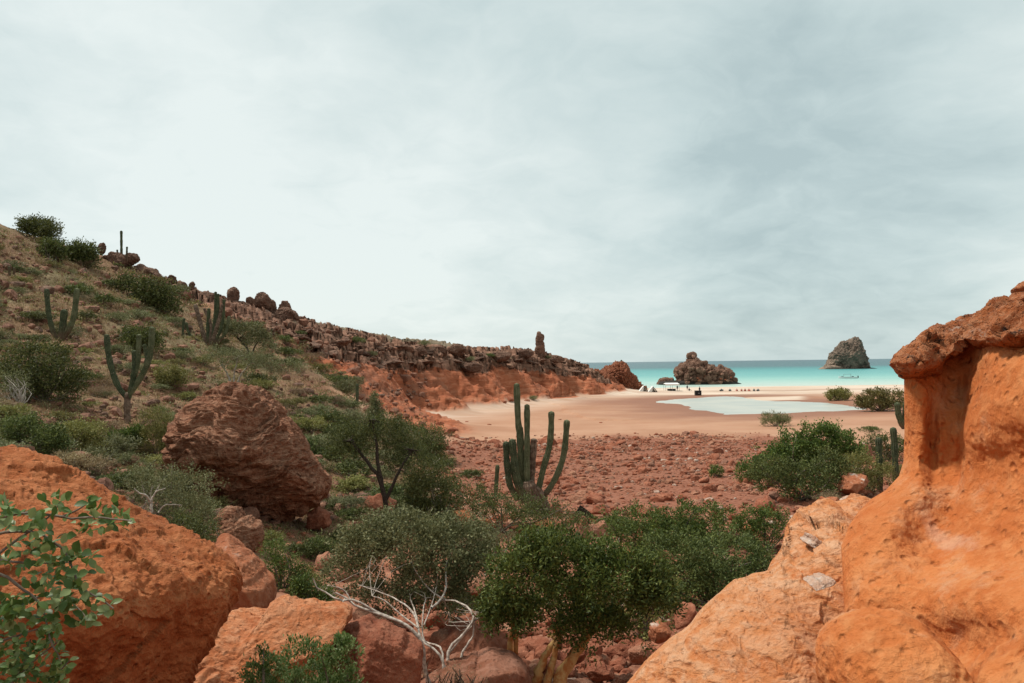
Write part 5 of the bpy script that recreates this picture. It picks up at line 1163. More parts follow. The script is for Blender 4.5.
words = {'leaf_dark': 'dark green', 'leaf_grey': 'grey green', 'leaf_olive': 'yellow green', 'leaf_dry': 'dry brown'}
cnt = 0
bs_ = poly_sd(Hs[:, :2], BR)
for k in range(len(Hs)):
    g = Hs[k]
    if g[1] > 150 or g[1] < 20 or bs_[k] > 1.5 or cnt >= 285 or (108 < px[k] < 148 and 385 < py[k] < 445): continue
    me, lf = protos[int(rg.choice(8, p=[.12, .19, .15, .10, .10, .16, .10, .08]))]
    s_ = rg.uniform(.28, .85) * (0.5 + g[1] / 80)
    o = link('shrub', me, None, g); o.scale = (s_ * 1.1, s_ * 1.1, s_ * rg.uniform(.55, .9)); o.rotation_euler = (0, 0, rg.uniform(0, 6.28))
    zone = 'high on the hillside near the skyline' if g[1] > 75 else ('half way up the brushy hillside' if g[1] > 42 else 'on the lower hillside behind the boulders')
    pend(o, f'{words[lf]} shrub', 'shrub', f'small {words[lf]} shrubs {zone}', ('tiny', 'small', 'bushy')); cnt += 1
for k, (px_, py_, s_, pi) in enumerate([(330, 438, 1.4, 0), (345, 440, 1.2, 2), (318, 452, 1.3, 5), (335, 462, 1.3, 0), (350, 478, 1.1, 4), (352, 492, .9, 6), (310, 432, 1.3, 2), (395, 500, 1.0, 4), (410, 512, .9, 0), (440, 470, 1.0, 4), (405, 455, 1.2, 0), (330, 425, 1.4, 4), (352, 424, 1.3, 1),
                                        (615, 512 + 18, .8, 0), (470, 478, .8, 4), (300, 590, .4, 2), (352, 520, .6, 0), (345, 545, .6, 4), (375, 540, .6, 1), (268, 545, .5, 6), (300, 555, .45, 4), (730, 548, .6, 0), (830, 505, .8, 3), (850, 488, .8, 1), (896, 475, .9, 2), (870, 432, 1.0, 0), (845, 466, 1.0, 4)]):
    g = ground(px_, py_); o = link('shrub', protos[pi][0], None, g); o.scale = (s_, s_, s_ * .7); o.rotation_euler = (0, 0, k)
    zone = 'among the boulders of the valley floor' if px_ < 600 else 'around the clump of bushes right of the rubble'
    pend(o, f'{words[protos[pi][1]]} shrub', 'shrub', f'small {words[protos[pi][1]]} shrubs {zone}', ('tiny', 'small', 'bushy'))
for k, (px_, py_, s_) in enumerate([(355, 344, 1.5), (372, 357, 1.0), (283, 342, 1.0), (470, 362, 1.2), (300, 335, .8), (425, 347, 1.3), (490, 358, 1.2), (548, 360, 1.0), (600, 372, 1.2), (533, 400, 1.1), (340, 385, 1.3), (348, 395, 1.3)]):
    g = ground(px_, py_); o = link('shrub', protos[k % 2][0], None, g); o.scale = (s_, s_, s_ * .8); o.rotation_euler = (0, 0, k)
    pend(o, 'cliff shrub clinging to the rock', 'shrub', 'tiny shrubs on the red cliff', ('tiny', 'small', 'bushy'))
# dry grass tufts on the hill
rg = np.random.default_rng(91); n_ = 10000
px = rg.uniform(-60, 445, n_); py = rg.uniform(222, 545, n_); top = np.interp(px, ridx, [p[1] for p in ridge]); ok = py > top + 2
Hs = hit(px[ok], py[ok]); Hs = Hs[(Hs[:, 1] > 13) & (Hs[:, 1] < 140) & (poly_sd(Hs[:, :2], BR) < 0)]
per = 16; n_ = len(Hs) * per
sc_ = np.repeat(np.clip(Hs[:, 1] / 60, .35, 1.6) * rg.uniform(.5, 1.1, len(Hs)), per)
b0 = np.repeat(Hs, per, 0) + rg.normal(size=(n_, 3)) * (.22, .22, 0) * sc_[:, None]
dr = rg.normal(size=(n_, 3)) * (.45, .45, .15) + (0, 0, 1); dr /= np.linalg.norm(dr, axis=1)[:, None]
sdv = np.cross(dr, rg.normal(size=(n_, 3))); sdv /= np.linalg.norm(sdv, axis=1)[:, None]
hg = (rg.uniform(.15, .5, n_) * sc_)[:, None]; wd = 0.022 * sc_[:, None]
V = np.stack([b0 - sdv * wd, b0 + sdv * wd, b0 + dr * hg + (0, 0, 0)], 1).reshape(-1, 3)
tag(link('dry_grass', mesh_np('dry_grass', V, np.arange(n_ * 3).reshape(-1, 3), [MT['grass']], False)), 'dry straw coloured grass and brush covering the hillside', 'grass', kind='stuff')

rg = np.random.default_rng(95); n_ = 10500
px = rg.uniform(-60, 445, n_); py = rg.uniform(222, 545, n_); top = np.interp(px, ridx, [p[1] for p in ridge]); ok = py > top + 2
Hs = hit(px[ok], py[ok]); Hs = Hs[(Hs[:, 1] > 16) & (Hs[:, 1] < 140) & (poly_sd(Hs[:, :2], BR) < 1)]
Hs = Hs[fbm(Hs * (.12, .12, 0) + 3, 3) + rg.normal(size=len(Hs)) * .25 > -.1]
per = 22; n_ = len(Hs) * per; sc_ = np.repeat(np.clip(Hs[:, 1] / 55, .35, 1.7) * rg.uniform(.4, 1.1, len(Hs)), per)[:, None]
c0 = np.repeat(Hs, per, 0) + np.abs(rg.normal(size=(n_, 3))) * (0, 0, .16) * sc_ + rg.normal(size=(n_, 3)) * (.24, .24, 0) * sc_
a = rg.normal(size=(n_, 3)) * .7 + (0, 0, .7); a /= np.linalg.norm(a, axis=1)[:, None]; b_ = np.cross(a, rg.normal(size=(n_, 3))); b_ /= np.linalg.norm(b_, axis=1)[:, None]
ll = .15 * sc_; V = np.stack([c0, c0 + a * ll * .5 + b_ * ll * .22, c0 + a * ll, c0 + a * ll * .5 - b_ * ll * .22], 1).reshape(-1, 3)
mi_ = np.repeat(rg.choice(4, len(Hs), p=[.3, .3, .15, .25]), per)
tag(link('scrub_cover', mesh_np('scrub_cover', V, np.arange(n_ * 4).reshape(-1, 4), [MT['leaf_olive'], MT['leaf_grey'], MT['leaf_dark'], MT['leaf_dry']], False, mi_)), 'low olive scrub covering the hillside between the shrubs', 'scrub', kind='stuff')
flush()
# ---- overhanging near branch at the left
rg = np.random.default_rng(5)
YB = 2.3
broot = thing('leafy_shrub', (-2.3, 2.2, gh(-2.3, 2.2)), 'close leafy shrub reaching its oval leaved twigs in from the left edge', 'shrub')
BL = np.array(broot.location)
mb = MB(); base = np.array([-2.3, 2.3, gh(-2.3, 2.2)])
stems = [[(-120, 560, .1), (-40, 525, .05), (19, 514, 0), (60, 517, 0), (90, 518, -.05), (130, 522, -.1)], [(-100, 600, .1), (-30, 545, .05), (30, 530, 0), (55, 545, 0), (70, 560, 0), (85, 590, -.03), (112, 610, -.05)], [(-100, 600, 0), (-20, 562, 0), (25, 562, 0), (72, 562, .03)],
         [(-120, 640, 0), (-20, 575, 0), (20, 590, 0), (45, 612, 0), (52, 640, -.05), (60, 665, -.05)], [(-100, 700, 0), (-20, 650, 0), (20, 635, 0), (50, 625, 0)], [(-80, 720, 0), (0, 690, 0), (35, 660, 0), (60, 640, 0)], [(-60, 700, .1), (0, 620, .1), (30, 600, .1), (60, 595, .1), (84, 622, .05)],
         [(-60, 600, 0), (10, 545, 0), (45, 520, .05), (62, 500, .05)], [(60, 518, 0), (80, 508, 0), (92, 500, 0)], [(-60, 760, 0), (0, 700, 0), (20, 670, 0), (30, 640, 0)], [(-60, 760, 0), (20, 700, 0), (50, 680, 0), (70, 660, 0)]]
Pst = []
for sp in stems:
    P = spline([at(a, b_, YB + c) for a, b_, c in sp], 26); P += fbm(P * 9, 2)[:, None] * .006
    mb.add(*tube(np.vstack([base, P]) if sp[0][0] <= -60 else P, np.concatenate([[.012], np.linspace(.007, .002, 26)]) if sp[0][0] <= -60 else np.linspace(.004, .0015, 26), 6)); Pst.append(P)
mb.build('twigs', MT['bark_grey'], broot, BL)
cl = [(10, 515), (2, 508), (62, 503), (88, 503), (100, 515), (118, 508), (126, 521), (74, 520), (85, 530), (105, 522), (25, 530), (45, 533), (55, 545), (20, 550), (40, 560), (5, 562), (60, 555), (75, 557), (88, 560), (70, 575), (30, 575), (50, 580), (85, 585), (45, 595), (60, 600), (80, 600), (15, 600),
      (93, 603), (65, 610), (110, 609), (84, 621), (5, 622), (25, 628), (45, 632), (12, 642), (35, 650), (50, 642), (60, 652), (30, 665), (58, 668), (8, 668), (20, 680), (45, 680), (0, 655), (0, 530), (-8, 580), (35, 545), (62, 565), (40, 612), (22, 612), (68, 590), (30, 517), (48, 508)]
rgl = np.random.default_rng(9); cl += [(rgl.uniform(-10, 62), rgl.uniform(598, 690)) for _ in range(26)]
VV = []; FF = []; nv = 0
prof = np.array([(0, 0), (.18, .55), (.45, 1.0), (.75, .8), (1.0, 0)])
for (a, b_) in cl:
    small = b_ > 630
    for q in range(rg.integers(13, 20) if small else rg.integers(8, 13)):
        c0 = at(a + rg.normal() * 4.5, b_ + rg.normal() * 4.5, YB + rg.normal() * .05)
        ax = rg.normal(size=3) * (1, .6, .8) + (0.25, -.1, .25); ax /= np.linalg.norm(ax)
        nn = rg.normal(size=3) * .6 + (0, -.6, .8); bb = np.cross(ax, nn); bb /= np.linalg.norm(bb); nn = np.cross(bb, ax)
        Ls = rg.uniform(.022, .042) * (.7 if small else 1); Wd = Ls * rg.uniform(.27, .36)
        mid = [c0 + ax * Ls * u - nn * Ls * .25 * (u - .5) ** 2 for u, _ in prof]
        V = [mid[0]]
        for i_ in (1, 2, 3): V += [mid[i_] + bb * Wd * prof[i_][1] + nn * Wd * .25, mid[i_], mid[i_] - bb * Wd * prof[i_][1] + nn * Wd * .25]
        V += [mid[4]]
        VV.append(np.array(V)); FF.append((np.array([[0, 2, 1, 1], [0, 3, 2, 2], [1, 2, 5, 4], [2, 3, 6, 5], [4, 5, 8, 7], [5, 6, 9, 8], [7, 8, 10, 10], [8, 9, 10, 10]]) + nv)); nv += 11
FF = np.concatenate(FF); tri = FF[:, 2] == FF[:, 3]
link('leaves', mesh_np('leaves', np.concatenate(VV) - BL, [FF[tri][:, :3], FF[~tri]], [MT['leaf_near']], True), broot)

# ---- cacti
def ribbed(P, r, ribs=11, n=None, seed=0):
    n = n or max(16, int(np.linalg.norm(np.diff(P, axis=0), axis=1).sum() / r * 1.6)); n = min(n, 60)
    P = spline(P, n); t_ = np.linspace(0, 1, n); L_ = np.linalg.norm(np.diff(P, axis=0), axis=1).sum()
    rad = r * (0.82 + 0.18 * ss(t_, 0, .3)) * (1 + 0.06 * np.sin(t_ * 23 + seed) + .04 * np.sin(t_ * 51 + seed))
    capl = np.clip((1 - t_) * L_ / (r * 1.3), 0, 1); rad = rad * np.sqrt(np.clip(1 - (1 - capl) ** 2, 0.001, 1))
    k = ribs * 2; V = []; up = np.array([0.3, 1, 0.1]); T = np.gradient(P, axis=0); T /= np.linalg.norm(T, axis=1)[:, None]
    for i in range(n):
        a = np.cross(T[i], up); a /= np.linalg.norm(a); b_ = np.cross(a, T[i])
        an = np.arange(k) * 2 * math.pi / k; rr_ = rad[i] * np.where(np.arange(k) % 2 == 0, 1.06, .82)
        V.append(P[i] + rr_[:, None] * (np.cos(an)[:, None] * a + np.sin(an)[:, None] * b_))
    V = np.concatenate(V); i = np.arange(n - 1)[:, None] * k; j = np.arange(k)[None]; j2 = (j + 1) % k
    return V, np.stack([i + j, i + j2, i + k + j2, i + k + j], -1).reshape(-1, 4)
def cactus(label, base, stems, Y=None, ribs=11, group=None):
    g = ground(*base) if Y is None else at(base[0], base[1], Y)
    Yc = g[1]; root = thing('cactus', g, label, 'cactus', group)
    for k, (pts, rpx, mat) in enumerate(stems):
        P = [at(a, b_, Yc + (c[0] if c else 0)) for a, b_, *c in pts]
        if k == 0 or pts[0][1] >= base[1] - 1: P[0] = np.array([P[0][0], P[0][1], P[0][2] - .2])
        V, F = ribbed(P, rpx * Yc / FPX, ribs, seed=k)
        link('stem', mesh_np('stem', V - g, F, [MT[mat]], False), root)
    return root
cactus('many stemmed candelabra cactus standing between the green bush and the rubble flat', (530, 506), [
    ([(528, 500, 0), (524, 480, 0), (521, 460, 0), (520, 436, 0), (518, 420, 0), (516.5, 383, 0)], 3.0, 'cactus'), ([(529, 500, -.2), (527, 475, -.2), (527, 444, -.2), (527, 404, -.2)], 2.8, 'cactus'), ([(526, 500, .2), (521.5, 465, .3), (519.7, 426, .3)], 3.4, 'cactus_dark'),
    ([(530, 500, .1), (532, 470, .1), (534, 438, .1)], 3.2, 'cork'), ([(536, 500, -.1), (543, 470, -.1), (549, 448, -.1), (551, 430, -.1), (551.3, 411, -.1)], 2.9, 'cactus'), ([(540, 500, 0), (550, 488, -.1), (559, 470, -.1), (564.5, 450, -.1), (567, 419.5, -.1)], 2.9, 'cactus'),
    ([(518, 500, -.3), (510, 485, -.4), (507, 465, -.4), (506, 441, -.4)], 3.0, 'cactus_dark'), ([(524, 502, -.4), (517, 478, -.5), (513.5, 455, -.5), (512, 438.5, -.5)], 3.5, 'cactus_dark'), ([(495.5, 497, -.2), (496.5, 480, -.2), (497.6, 464.5, -.2)], 2.0, 'cactus'), ([(523, 500, .4), (516, 480, .5), (511, 462, .5)], 3.2, 'cactus_dark'),
    ([(534, 512, -.2), (531, 495, -.2), (528, 480, -.2)], 6.5, 'cork'), ([(548, 512, -.1), (541, 500, -.1), (534, 486, -.1)], 5.5, 'cork')], 37.0)
cactus('two armed cactus shaped like a horseshoe on the left hillside', (62, 341), [([(62, 342), (54, 334), (49.5, 318), (47.5, 303), (46.6, 288.5)], 2.3, 'cactus_dark'), ([(59, 341), (66, 334), (73, 320), (75.5, 304), (77, 288)], 2.6, 'cactus'), ([(61, 342), (62.5, 328), (64.5, 309)], 3.2, 'cactus_dark')])
cactus('many armed cactus on a bare trunk above the hill foot bushes', (128, 424), [([(128, 426), (127, 410), (128, 392)], 3.0, 'cork'), ([(127, 398), (118, 386), (112, 370), (108.5, 354), (106.6, 334)], 2.7, 'cactus_dark'), ([(129, 396), (138, 382), (147, 365), (151, 348), (152, 326.5)], 2.7, 'cactus'), ([(129, 398), (133, 380), (135, 365), (134, 350)], 2.6, 'cactus_dark'), ([(133, 380), (138, 360), (139, 334)], 2.3, 'cactus'), ([(144, 372), (147, 358), (144, 344)], 2.0, 'cactus_dark')])
cactus('thin tall cactus standing against the sky between two tiny ones', (121.5, 258), [([(121.5, 260), (121.4, 245), (121.3, 230.5)], 1.15, 'cactus_dark')], 96)
cactus('tiny cactus left of the thin tall one on the skyline', (117.5, 258), [([(117.5, 260), (117.4, 255), (117.2, 249.5)], 0.8, 'cactus_dark')], 96)
cactus('tiny cactus right of the thin tall one on the skyline', (126.8, 258), [([(126.6, 260), (126.8, 253), (127, 246.5)], 0.85, 'cactus_dark')], 96)
cactus('wide branching old cactus with pale corky arms below the ridge', (209, 346), [([(209, 348), (203, 332), (199, 318), (195, 304)], 2.0, 'cork'), ([(210, 348), (215, 332), (220, 316), (223.5, 304)], 1.9, 'cork'), ([(209, 347), (208, 330), (209, 308)], 1.7, 'cactus_dark'), ([(211, 347), (214, 325), (215.5, 305), (215.6, 291.5)], 1.3, 'cactus_dark'), ([(212, 340), (217, 318), (218.2, 293.5)], 1.5, 'cactus_dark'),
    ([(213, 345), (222, 325), (224, 299)], 1.4, 'cactus_dark'), ([(206, 345), (190, 335), (186, 322)], 1.5, 'cactus_dark'), ([(213, 346), (226, 332), (229, 316)], 1.5, 'cactus'), ([(209, 345), (211, 326), (204, 308)], 1.4, 'cork')])
cactus('single cactus column on the brushy slope in front of the red cliff', (357, 407), [([(357, 409), (357.2, 395), (357, 383.5)], 1.5, 'cactus_dark')])
cactus('left column of the two cactus columns beside the pillar', (879, 492), [([(880, 494), (879.5, 465), (878.5, 437)], 2.9, 'cactus_dark')])
cactus('right column of the two cactus columns beside the pillar', (895, 484), [([(895.5, 486), (895, 455), (893, 427)], 2.9, 'cactus_dark')])
cactus('cactus bent like a hook half hidden by the left edge of the pillar', (905, 429), [([(908, 431), (902, 424), (898.5, 414), (897, 402)], 2.8, 'cactus_dark'), ([(907, 430), (905, 415), (906, 402)], 2.3, 'cactus_dark')])
cactus('tiny dark cactus standing on top of the headland beside the beach', (621.5, 367), [([(621.5, 369), (621.4, 364), (621.3, 359.7)], 0.8, 'cactus_dark')], 253)
cactus('small cactus pair on the upper left hillside', (12, 276), [([(10, 277), (9.5, 272), (9.5, 266)], 1.3, 'cactus_dark'), ([(12, 277), (14, 272), (14, 267)], 1.1, 'cactus_dark')])
cactus('small cactus column at the lower left of the wide branching cactus', (186, 340), [([(183, 342), (183, 330), (184, 318)], 1.2, 'cactus_dark')])

# dead white branch pieces
def deadwood(label, base, paths, Y, mat='bark_white'):
    g = at(base[0], base[1], Y); root = thing('dead_branch', g, label, 'dead branch')
    for pth, r_ in paths:
        P = spline([at(a, b_, Y + c) for a, b_, c in pth], 14); rg_ = np.random.default_rng(int(pth[0][0])); P += rg_.normal(size=P.shape) * r_ * .25 * Y / FPX
        V, F = tube(P, np.linspace(r_, r_ * .35, 14) * .8 * Y / FPX, 6); link('limb', mesh_np('limb', V - g, F, [MT[mat]], True), root)
deadwood('bleached forked dead branch poking out behind the corner boulder', (150, 512), [([(152, 512, 0), (150, 500, 0), (143, 494, -.1), (134, 489, -.1)], 1.8), ([(151, 502, 0), (156, 492, 0), (166, 488, .1)], 1.3), ([(158, 512, 0), (166, 505, 0), (182, 505, .1)], 1.2), ([(151, 500, 0), (160, 484, .1)], 1)], 15.0)
deadwood('white bleached twig pile on the orange bank left of the low bush', (616, 548), [([(610, 549, 0), (616, 545, 0), (620, 541, 0)], 1.4), ([(614, 549, 0), (618, 543, 0), (619, 538, 0)], 1.0), ([(608, 548, 0), (614, 546, 0), (622, 547, 0)], 1.1)], 21.5)
deadwood('pale dead branch rising through the bush below the dark tree', (415, 490), [([(414, 486, 0), (422, 478, 0), (430, 468, 0), (440, 458, 0)], 1.0), ([(424, 476, 0), (430, 474, 0), (436, 470, 0)], .7)], 31.0)
deadwood('short white dead branch on the red stones beside the leafy tree', (486, 575), [([(482, 570, 0), (490, 571, 0), (497, 576, 0)], 2.0)], 13.5)

# ---- slanting plank
g = ground(588, 530); Yp = 31.0; g = at(588, 527, Yp)
root = thing('plank_sign', g, 'dark weathered slanting plank on a short post beside the rubble flat', 'plank')
P = [at(588.2, 528, Yp), at(588.6, 519, Yp)]; V, F = tube(P, .045, 6); link('post', mesh_np('post', V - g, F, [MT['drift']], False), root)
a_, b_ = at(578, 508.5, Yp - .1), at(595, 518.5, Yp + .1); dv = (b_ - a_); upv = np.array([0, 0, 1.0]); perp = np.cross(dv, [0, 1, 0]); perp /= np.linalg.norm(perp)
hw = np.array([.20, .17, .13, .03])[:, None]; ts_ = np.linspace(0, 1, 4)[:, None]; ctrp = a_ + dv * ts_
V = np.concatenate([ctrp + perp * hw * .8 + (0, -.03, 0), ctrp - perp * hw * .8 + (0, -.03, 0), ctrp + perp * hw * .8 + (0, .03, 0), ctrp - perp * hw * .8 + (0, .03, 0)])
F = [[i_, i_ + 1, i_ + 5, i_ + 4] for i_ in range(3)] + [[i_ + 8, i_ + 12, i_ + 13, i_ + 9] for i_ in range(3)] + [[i_, i_ + 8, i_ + 9, i_ + 1] for i_ in range(3)] + [[i_ + 4, i_ + 5, i_ + 13, i_ + 12] for i_ in range(3)] + [[0, 4, 12, 8], [3, 11, 15, 7]]
link('board', mesh_np('board', V - g, np.array(F), [MT['drift']], False), root)

# ---- beach camp
def grid_tent(px, py, w_, h_, label):
    g = ground(px, py); s_ = g[1] / FPX; W_, H_ = w_ * s_, h_ * s_; D_ = 2.2
    root = thing('tent', g, label, 'tent')
    V = []; nu = 9
    for y_ in (-D_ / 2, D_ / 2):
        for u in np.linspace(-1, 1, nu): V.append((u * W_ / 2, y_, H_ * (1 - abs(u)) ** 0.9))
    F = [[i_, i_ + 1, i_ + 1 + nu, i_ + nu] for i_ in range(nu - 1)]
    cv_ = link('canvas', mesh_np('canvas', np.array(V), np.array(F), [MT['canvas']], False), root)
    tri = np.array([(-W_ / 2 * .96, D_ / 2 - .1, 0), (W_ / 2 * .96, D_ / 2 - .1, 0), (0, D_ / 2 - .1, H_ * .96)]); link('back_panel', mesh_np('back_panel', tri, np.array([[0, 1, 2]]), [MT['canvas']], False), root)
    tri = np.array([(-W_ / 2 * .96, -D_ / 2 + .08, 0), (-W_ * .1, -D_ / 2 + .08, 0), (0, -D_ / 2 + .08, H_ * .96)]); link('door_flap', mesh_np('door_flap', tri, np.array([[0, 1, 2]]), [MT['canvas']], False), cv_)
    V, F2 = tube([(0, -D_ / 2 - .02, 0), (0, -D_ / 2 - .02, H_)], .04, 6); link('pole', mesh_np('pole', V, F2, [MT['black']], False), root)
grid_tent(643.5, 391.3, 9, 5.5, 'white ridge tent nearest the headland on the beach')
grid_tent(652.5, 391.8, 9, 5.5, 'white ridge tent right of the other on the beach')
def canopy(px, py, label):
    g = ground(px, py); s_ = g[1] / FPX; W_ = 13.5 * s_; D_ = 3; H_ = 2.1
    root = thing('canopy', g, label, 'canopy')
    for sx_ in (-1, 0, 1):
        for sy_ in (-1, 1):
            V, F = tube([(sx_ * W_ / 2, sy_ * D_ / 2, 0), (sx_ * W_ / 2, sy_ * D_ / 2, H_)], .05, 6); link('post', mesh_np('post', V, F, [MT['metal']], False), root)
    V = [(-W_ / 2 - .1, -D_ / 2 - .1, H_ - .45), (W_ / 2 + .1, -D_ / 2 - .1, H_ - .45), (-W_ / 2 - .1, -D_ / 2 - .1, H_), (W_ / 2 + .1, -D_ / 2 - .1, H_), (-W_ / 2 + .2, 0, H_ + .35), (W_ / 2 - .2, 0, H_ + .35), (-W_ / 2 - .1, D_ / 2 + .1, H_), (W_ / 2 + .1, D_ / 2 + .1, H_)]
    link('roof', mesh_np('roof', np.array(V), [np.array([[0, 1, 3, 2], [2, 3, 5, 4], [4, 5, 7, 6]]), np.array([[2, 4, 6], [3, 7, 5]])], [MT['canvas']], False), root)
    V, F = box(0, 0, .55, W_ * .7, 1.0, .08); link('table_top', mesh_np('table_top', V, F, [MT['cloth_dark']], False), root)
    V, F = box(0, 0, .28, W_ * .6, .5, .5); link('chest', mesh_np('chest', V, F, [MT['black']], False), root)
canopy(671.5, 390.8, 'white roofed canopy on posts sheltering a dark table on the beach')
def person(px, py, label, pose='stand', shirt='cloth_dark', Y=None):
    g = ground(px, py) if Y is None else np.array([*at(px, py, Y)[:2], 0.0])
    if Y is not None: g[2] = gh(g[0], g[1])
    J = {'pel': (0, 0, .92), 'che': (0, 0, 1.30), 'nec': (0, 0, 1.47), 'hea': (0, -.01, 1.62), 'htop': (0, 0, 1.70), 'sl': (-.19, 0, 1.40), 'sr': (.19, 0, 1.40), 'el': (-.25, .02, 1.12), 'er': (.25, .02, 1.12), 'wl': (-.24, -.06, .87), 'wr': (.24, -.06, .87),
         'hl': (-.09, 0, .88), 'hr': (.09, 0, .88), 'kl': (-.10, -.02, .48), 'kr': (.11, .02, .48), 'al': (-.11, .02, .08), 'ar': (.13, .04, .08), 'tl': (-.12, -.14, .04), 'tr': (.14, -.12, .04)}
    if pose == 'sit':
        for k_ in J: x, y, z = J[k_]; J[k_] = (x, y, z - .74)
        J.update(kl=(.42, -.1, .42), kr=(.45, .08, .40), al=(.75, -.1, .08), ar=(.85, .08, .08), tl=(.88, -.1, .1), tr=(.97, .08, .1))
    names = list(J); E = [('pel', 'che'), ('che', 'nec'), ('nec', 'hea'), ('hea', 'htop'), ('che', 'sl'), ('sl', 'el'), ('el', 'wl'), ('che', 'sr'), ('sr', 'er'), ('er', 'wr'), ('pel', 'hl'), ('hl', 'kl'), ('kl', 'al'), ('al', 'tl'), ('pel', 'hr'), ('hr', 'kr'), ('kr', 'ar'), ('ar', 'tr')]
    rad = {'pel': .14, 'che': .15, 'nec': .06, 'hea': .10, 'htop': .07, 'sl': .07, 'sr': .07, 'el': .045, 'er': .045, 'wl': .035, 'wr': .035, 'hl': .09, 'hr': .09, 'kl': .06, 'kr': .06, 'al': .04, 'ar': .04, 'tl': .035, 'tr': .035}
    me = bpy.data.meshes.new('body'); me.from_pydata([J[k_] for k_ in names], [(names.index(a), names.index(b_)) for a, b_ in E], []); me.materials.append(MT['skin'])
    bm = bmesh.new(); bm.from_mesh(me); sk = bm.verts.layers.skin.verify(); bm.verts.ensure_lookup_table()
    for i_, k_ in enumerate(names): bm.verts[i_][sk].radius = (rad[k_], rad[k_] * .8)
    bm.verts[0][sk].use_root = True; bm.to_mesh(me); bm.free()
    root = thing('person', g, label, 'person'); o = link('body', me, root); o.modifiers.new('skin', 'SKIN'); md = o.modifiers.new('sub', 'SUBSURF'); md.levels = 1; md.render_levels = 1
    dz = -.74 if pose == 'sit' else 0
    V, F = tube([(0, 0, .86 + dz), (0, 0, 1.1 + dz), (0, 0, 1.36 + dz), (0, 0, 1.46 + dz)], [.17, .18, .20, .09], 10); link('shirt', mesh_np('shirt', V, F, [MT[shirt]], True), root)
    V, F = ico(3); link('hair', mesh_np('hair', V * (.10, .11, .08) + (0, .015, 1.68 + dz), F, [MT['black']], True), root)
    for s_ in (-1, 1):
        a, b_ = (J['hl'], J['kl']) if s_ < 0 else (J['hr'], J['kr']); V, F = tube([a, np.array(a) * .4 + np.array(b_) * .6], [.11, .09], 8); link('trouser_leg', mesh_np('trouser_leg', V, F, [MT['cloth_dark']], True), root)
    return root
person(687.3, 390.6, 'person in dark clothes standing left of a seated one on the beach')
person(689.2, 391.0, 'person sitting on the sand with legs stretched out to the right', 'sit')
person(699.6, 391.0, 'person standing right behind the black box on the beach', Y=226)
person(677.4, 390.9, 'person standing at the right post of the white canopy')
g = ground(698, 395.5); s_ = g[1] / FPX
root = thing('black_box', g, 'black square crate standing on the sand at the lagoon edge', 'crate')
V, F = box(0, 0, .62, 6 * s_, 1.2, 1.2); link('case', mesh_np('case', V, F, [MT['black']], False), root)
V, F = box(0, 0, 1.26, 6.2 * s_, 1.28, .08); link('lid', mesh_np('lid', V, F, [MT['black']], False), root)
V, F = box(.1, -.63, .6, .35, .04, .25); link('latch_plate', mesh_np('latch_plate', V, F, [MT['metal']], False), root)
def kayak_mesh(mat):
    n = 13; t_ = np.linspace(-1, 1, n); P = np.stack([t_ * 1.5, t_ * 0, .2 + .16 * t_ ** 4], 1); return tube(P, .32 * (1 - np.abs(t_) ** 2.2) ** .8 + .01, 8)
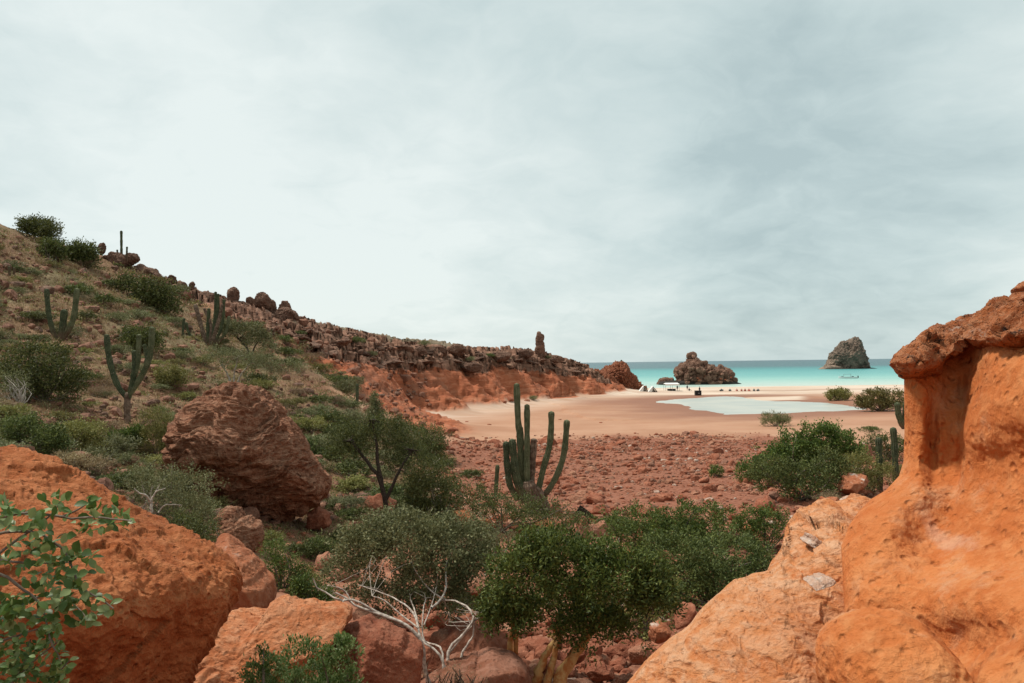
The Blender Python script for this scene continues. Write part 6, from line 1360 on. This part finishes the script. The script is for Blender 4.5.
for k, (px_, mt, a) in enumerate([(730, 'kayak_grey', 1.1), (736.8, 'kayak_red', 1.4), (741.5, 'kayak_red', 1.3), (745, 'kayak_red', 1.2), (749, 'kayak_red', 1.5), (721.5, 'kayak_grey', .9), (754, 'kayak_grey', 1.2), (758, 'kayak_grey', 1.0)]):
    g = ground(px_, 391.0); root = thing('kayak', g, ['dark grey kayak second from the left of the row', 'leftmost of the four brown red kayaks at the water line', 'second of the four brown red kayaks from the left', 'third of the four brown red kayaks from the left', 'rightmost of the four brown red kayaks at the water line', 'leftmost dark grey kayak lying nearest the black crate', 'dark grey kayak just right of the red kayaks', 'dark grey kayak at the right end of the row'][k], 'kayak', 'kayaks drawn up on the beach')
    root.rotation_euler = (0, 0, a); V, F = kayak_mesh(mt); hl_ = link('hull', mesh_np('hull', V, F, [MT[mt]], True), root)
    V, F = tube([(-.35, 0, .44), (0, 0, .47), (.35, 0, .44)], [.12, .2, .12], 8); link('cockpit', mesh_np('cockpit', V, F, [MT['black']], True), hl_)
# boat
g = gz(848, 378.3, 0.0); root = thing('motor_boat', g, 'small open white motor boat with a thin awning moored in the turquoise bay', 'boat')
n = 15; V = []
for i_, t_ in enumerate(np.linspace(-1, 1, n)):
    w_ = 1.1 * (1 - max(0, t_) ** 3) + .02; zt = .75 + .35 * max(0, t_) ** 2; x_ = t_ * 4.4
    V += [(x_, -w_, zt), (x_, -w_ * .8, .1), (x_, 0, -.15), (x_, w_ * .8, .1), (x_, w_, zt), (x_, w_ * .85, zt), (x_, w_ * .7, .3), (x_, -w_ * .7, .3), (x_, -w_ * .85, zt)]
k = 9; F = [[i_ * k + j_, i_ * k + (j_ + 1) % k, (i_ + 1) * k + (j_ + 1) % k, (i_ + 1) * k + j_] for i_ in range(n - 1) for j_ in range(k)]
link('hull', mesh_np('hull', np.array(V), [np.array(F), np.array([list(range(9))])], [MT['hull']], False), root)
V, F = box(-4.6, 0, .7, .5, .5, 1.1); link('outboard', mesh_np('outboard', V, F, [MT['black']], False), root)
V, F = box(.3, 0, 2.05, 3.6, 1.9, .08); link('awning', mesh_np('awning', V, F, [MT['kayak_grey']], False), root)
for sx_ in (-1.3, 1.9):
    for sy_ in (-.85, .85):
        V, F = tube([(sx_, sy_, .7), (sx_, sy_, 2.05)], .04, 6); link('awning_post', mesh_np('awning_post', V, F, [MT['metal']], False), root)
for sx_ in (-2.2, 2.6):
    V, F = box(sx_, 0, .8, .9, 1.2, .5); link('seat', mesh_np('seat', V, F, [MT['cloth_dark']], False), root)
root.rotation_euler = (0, 0, math.pi - .35)
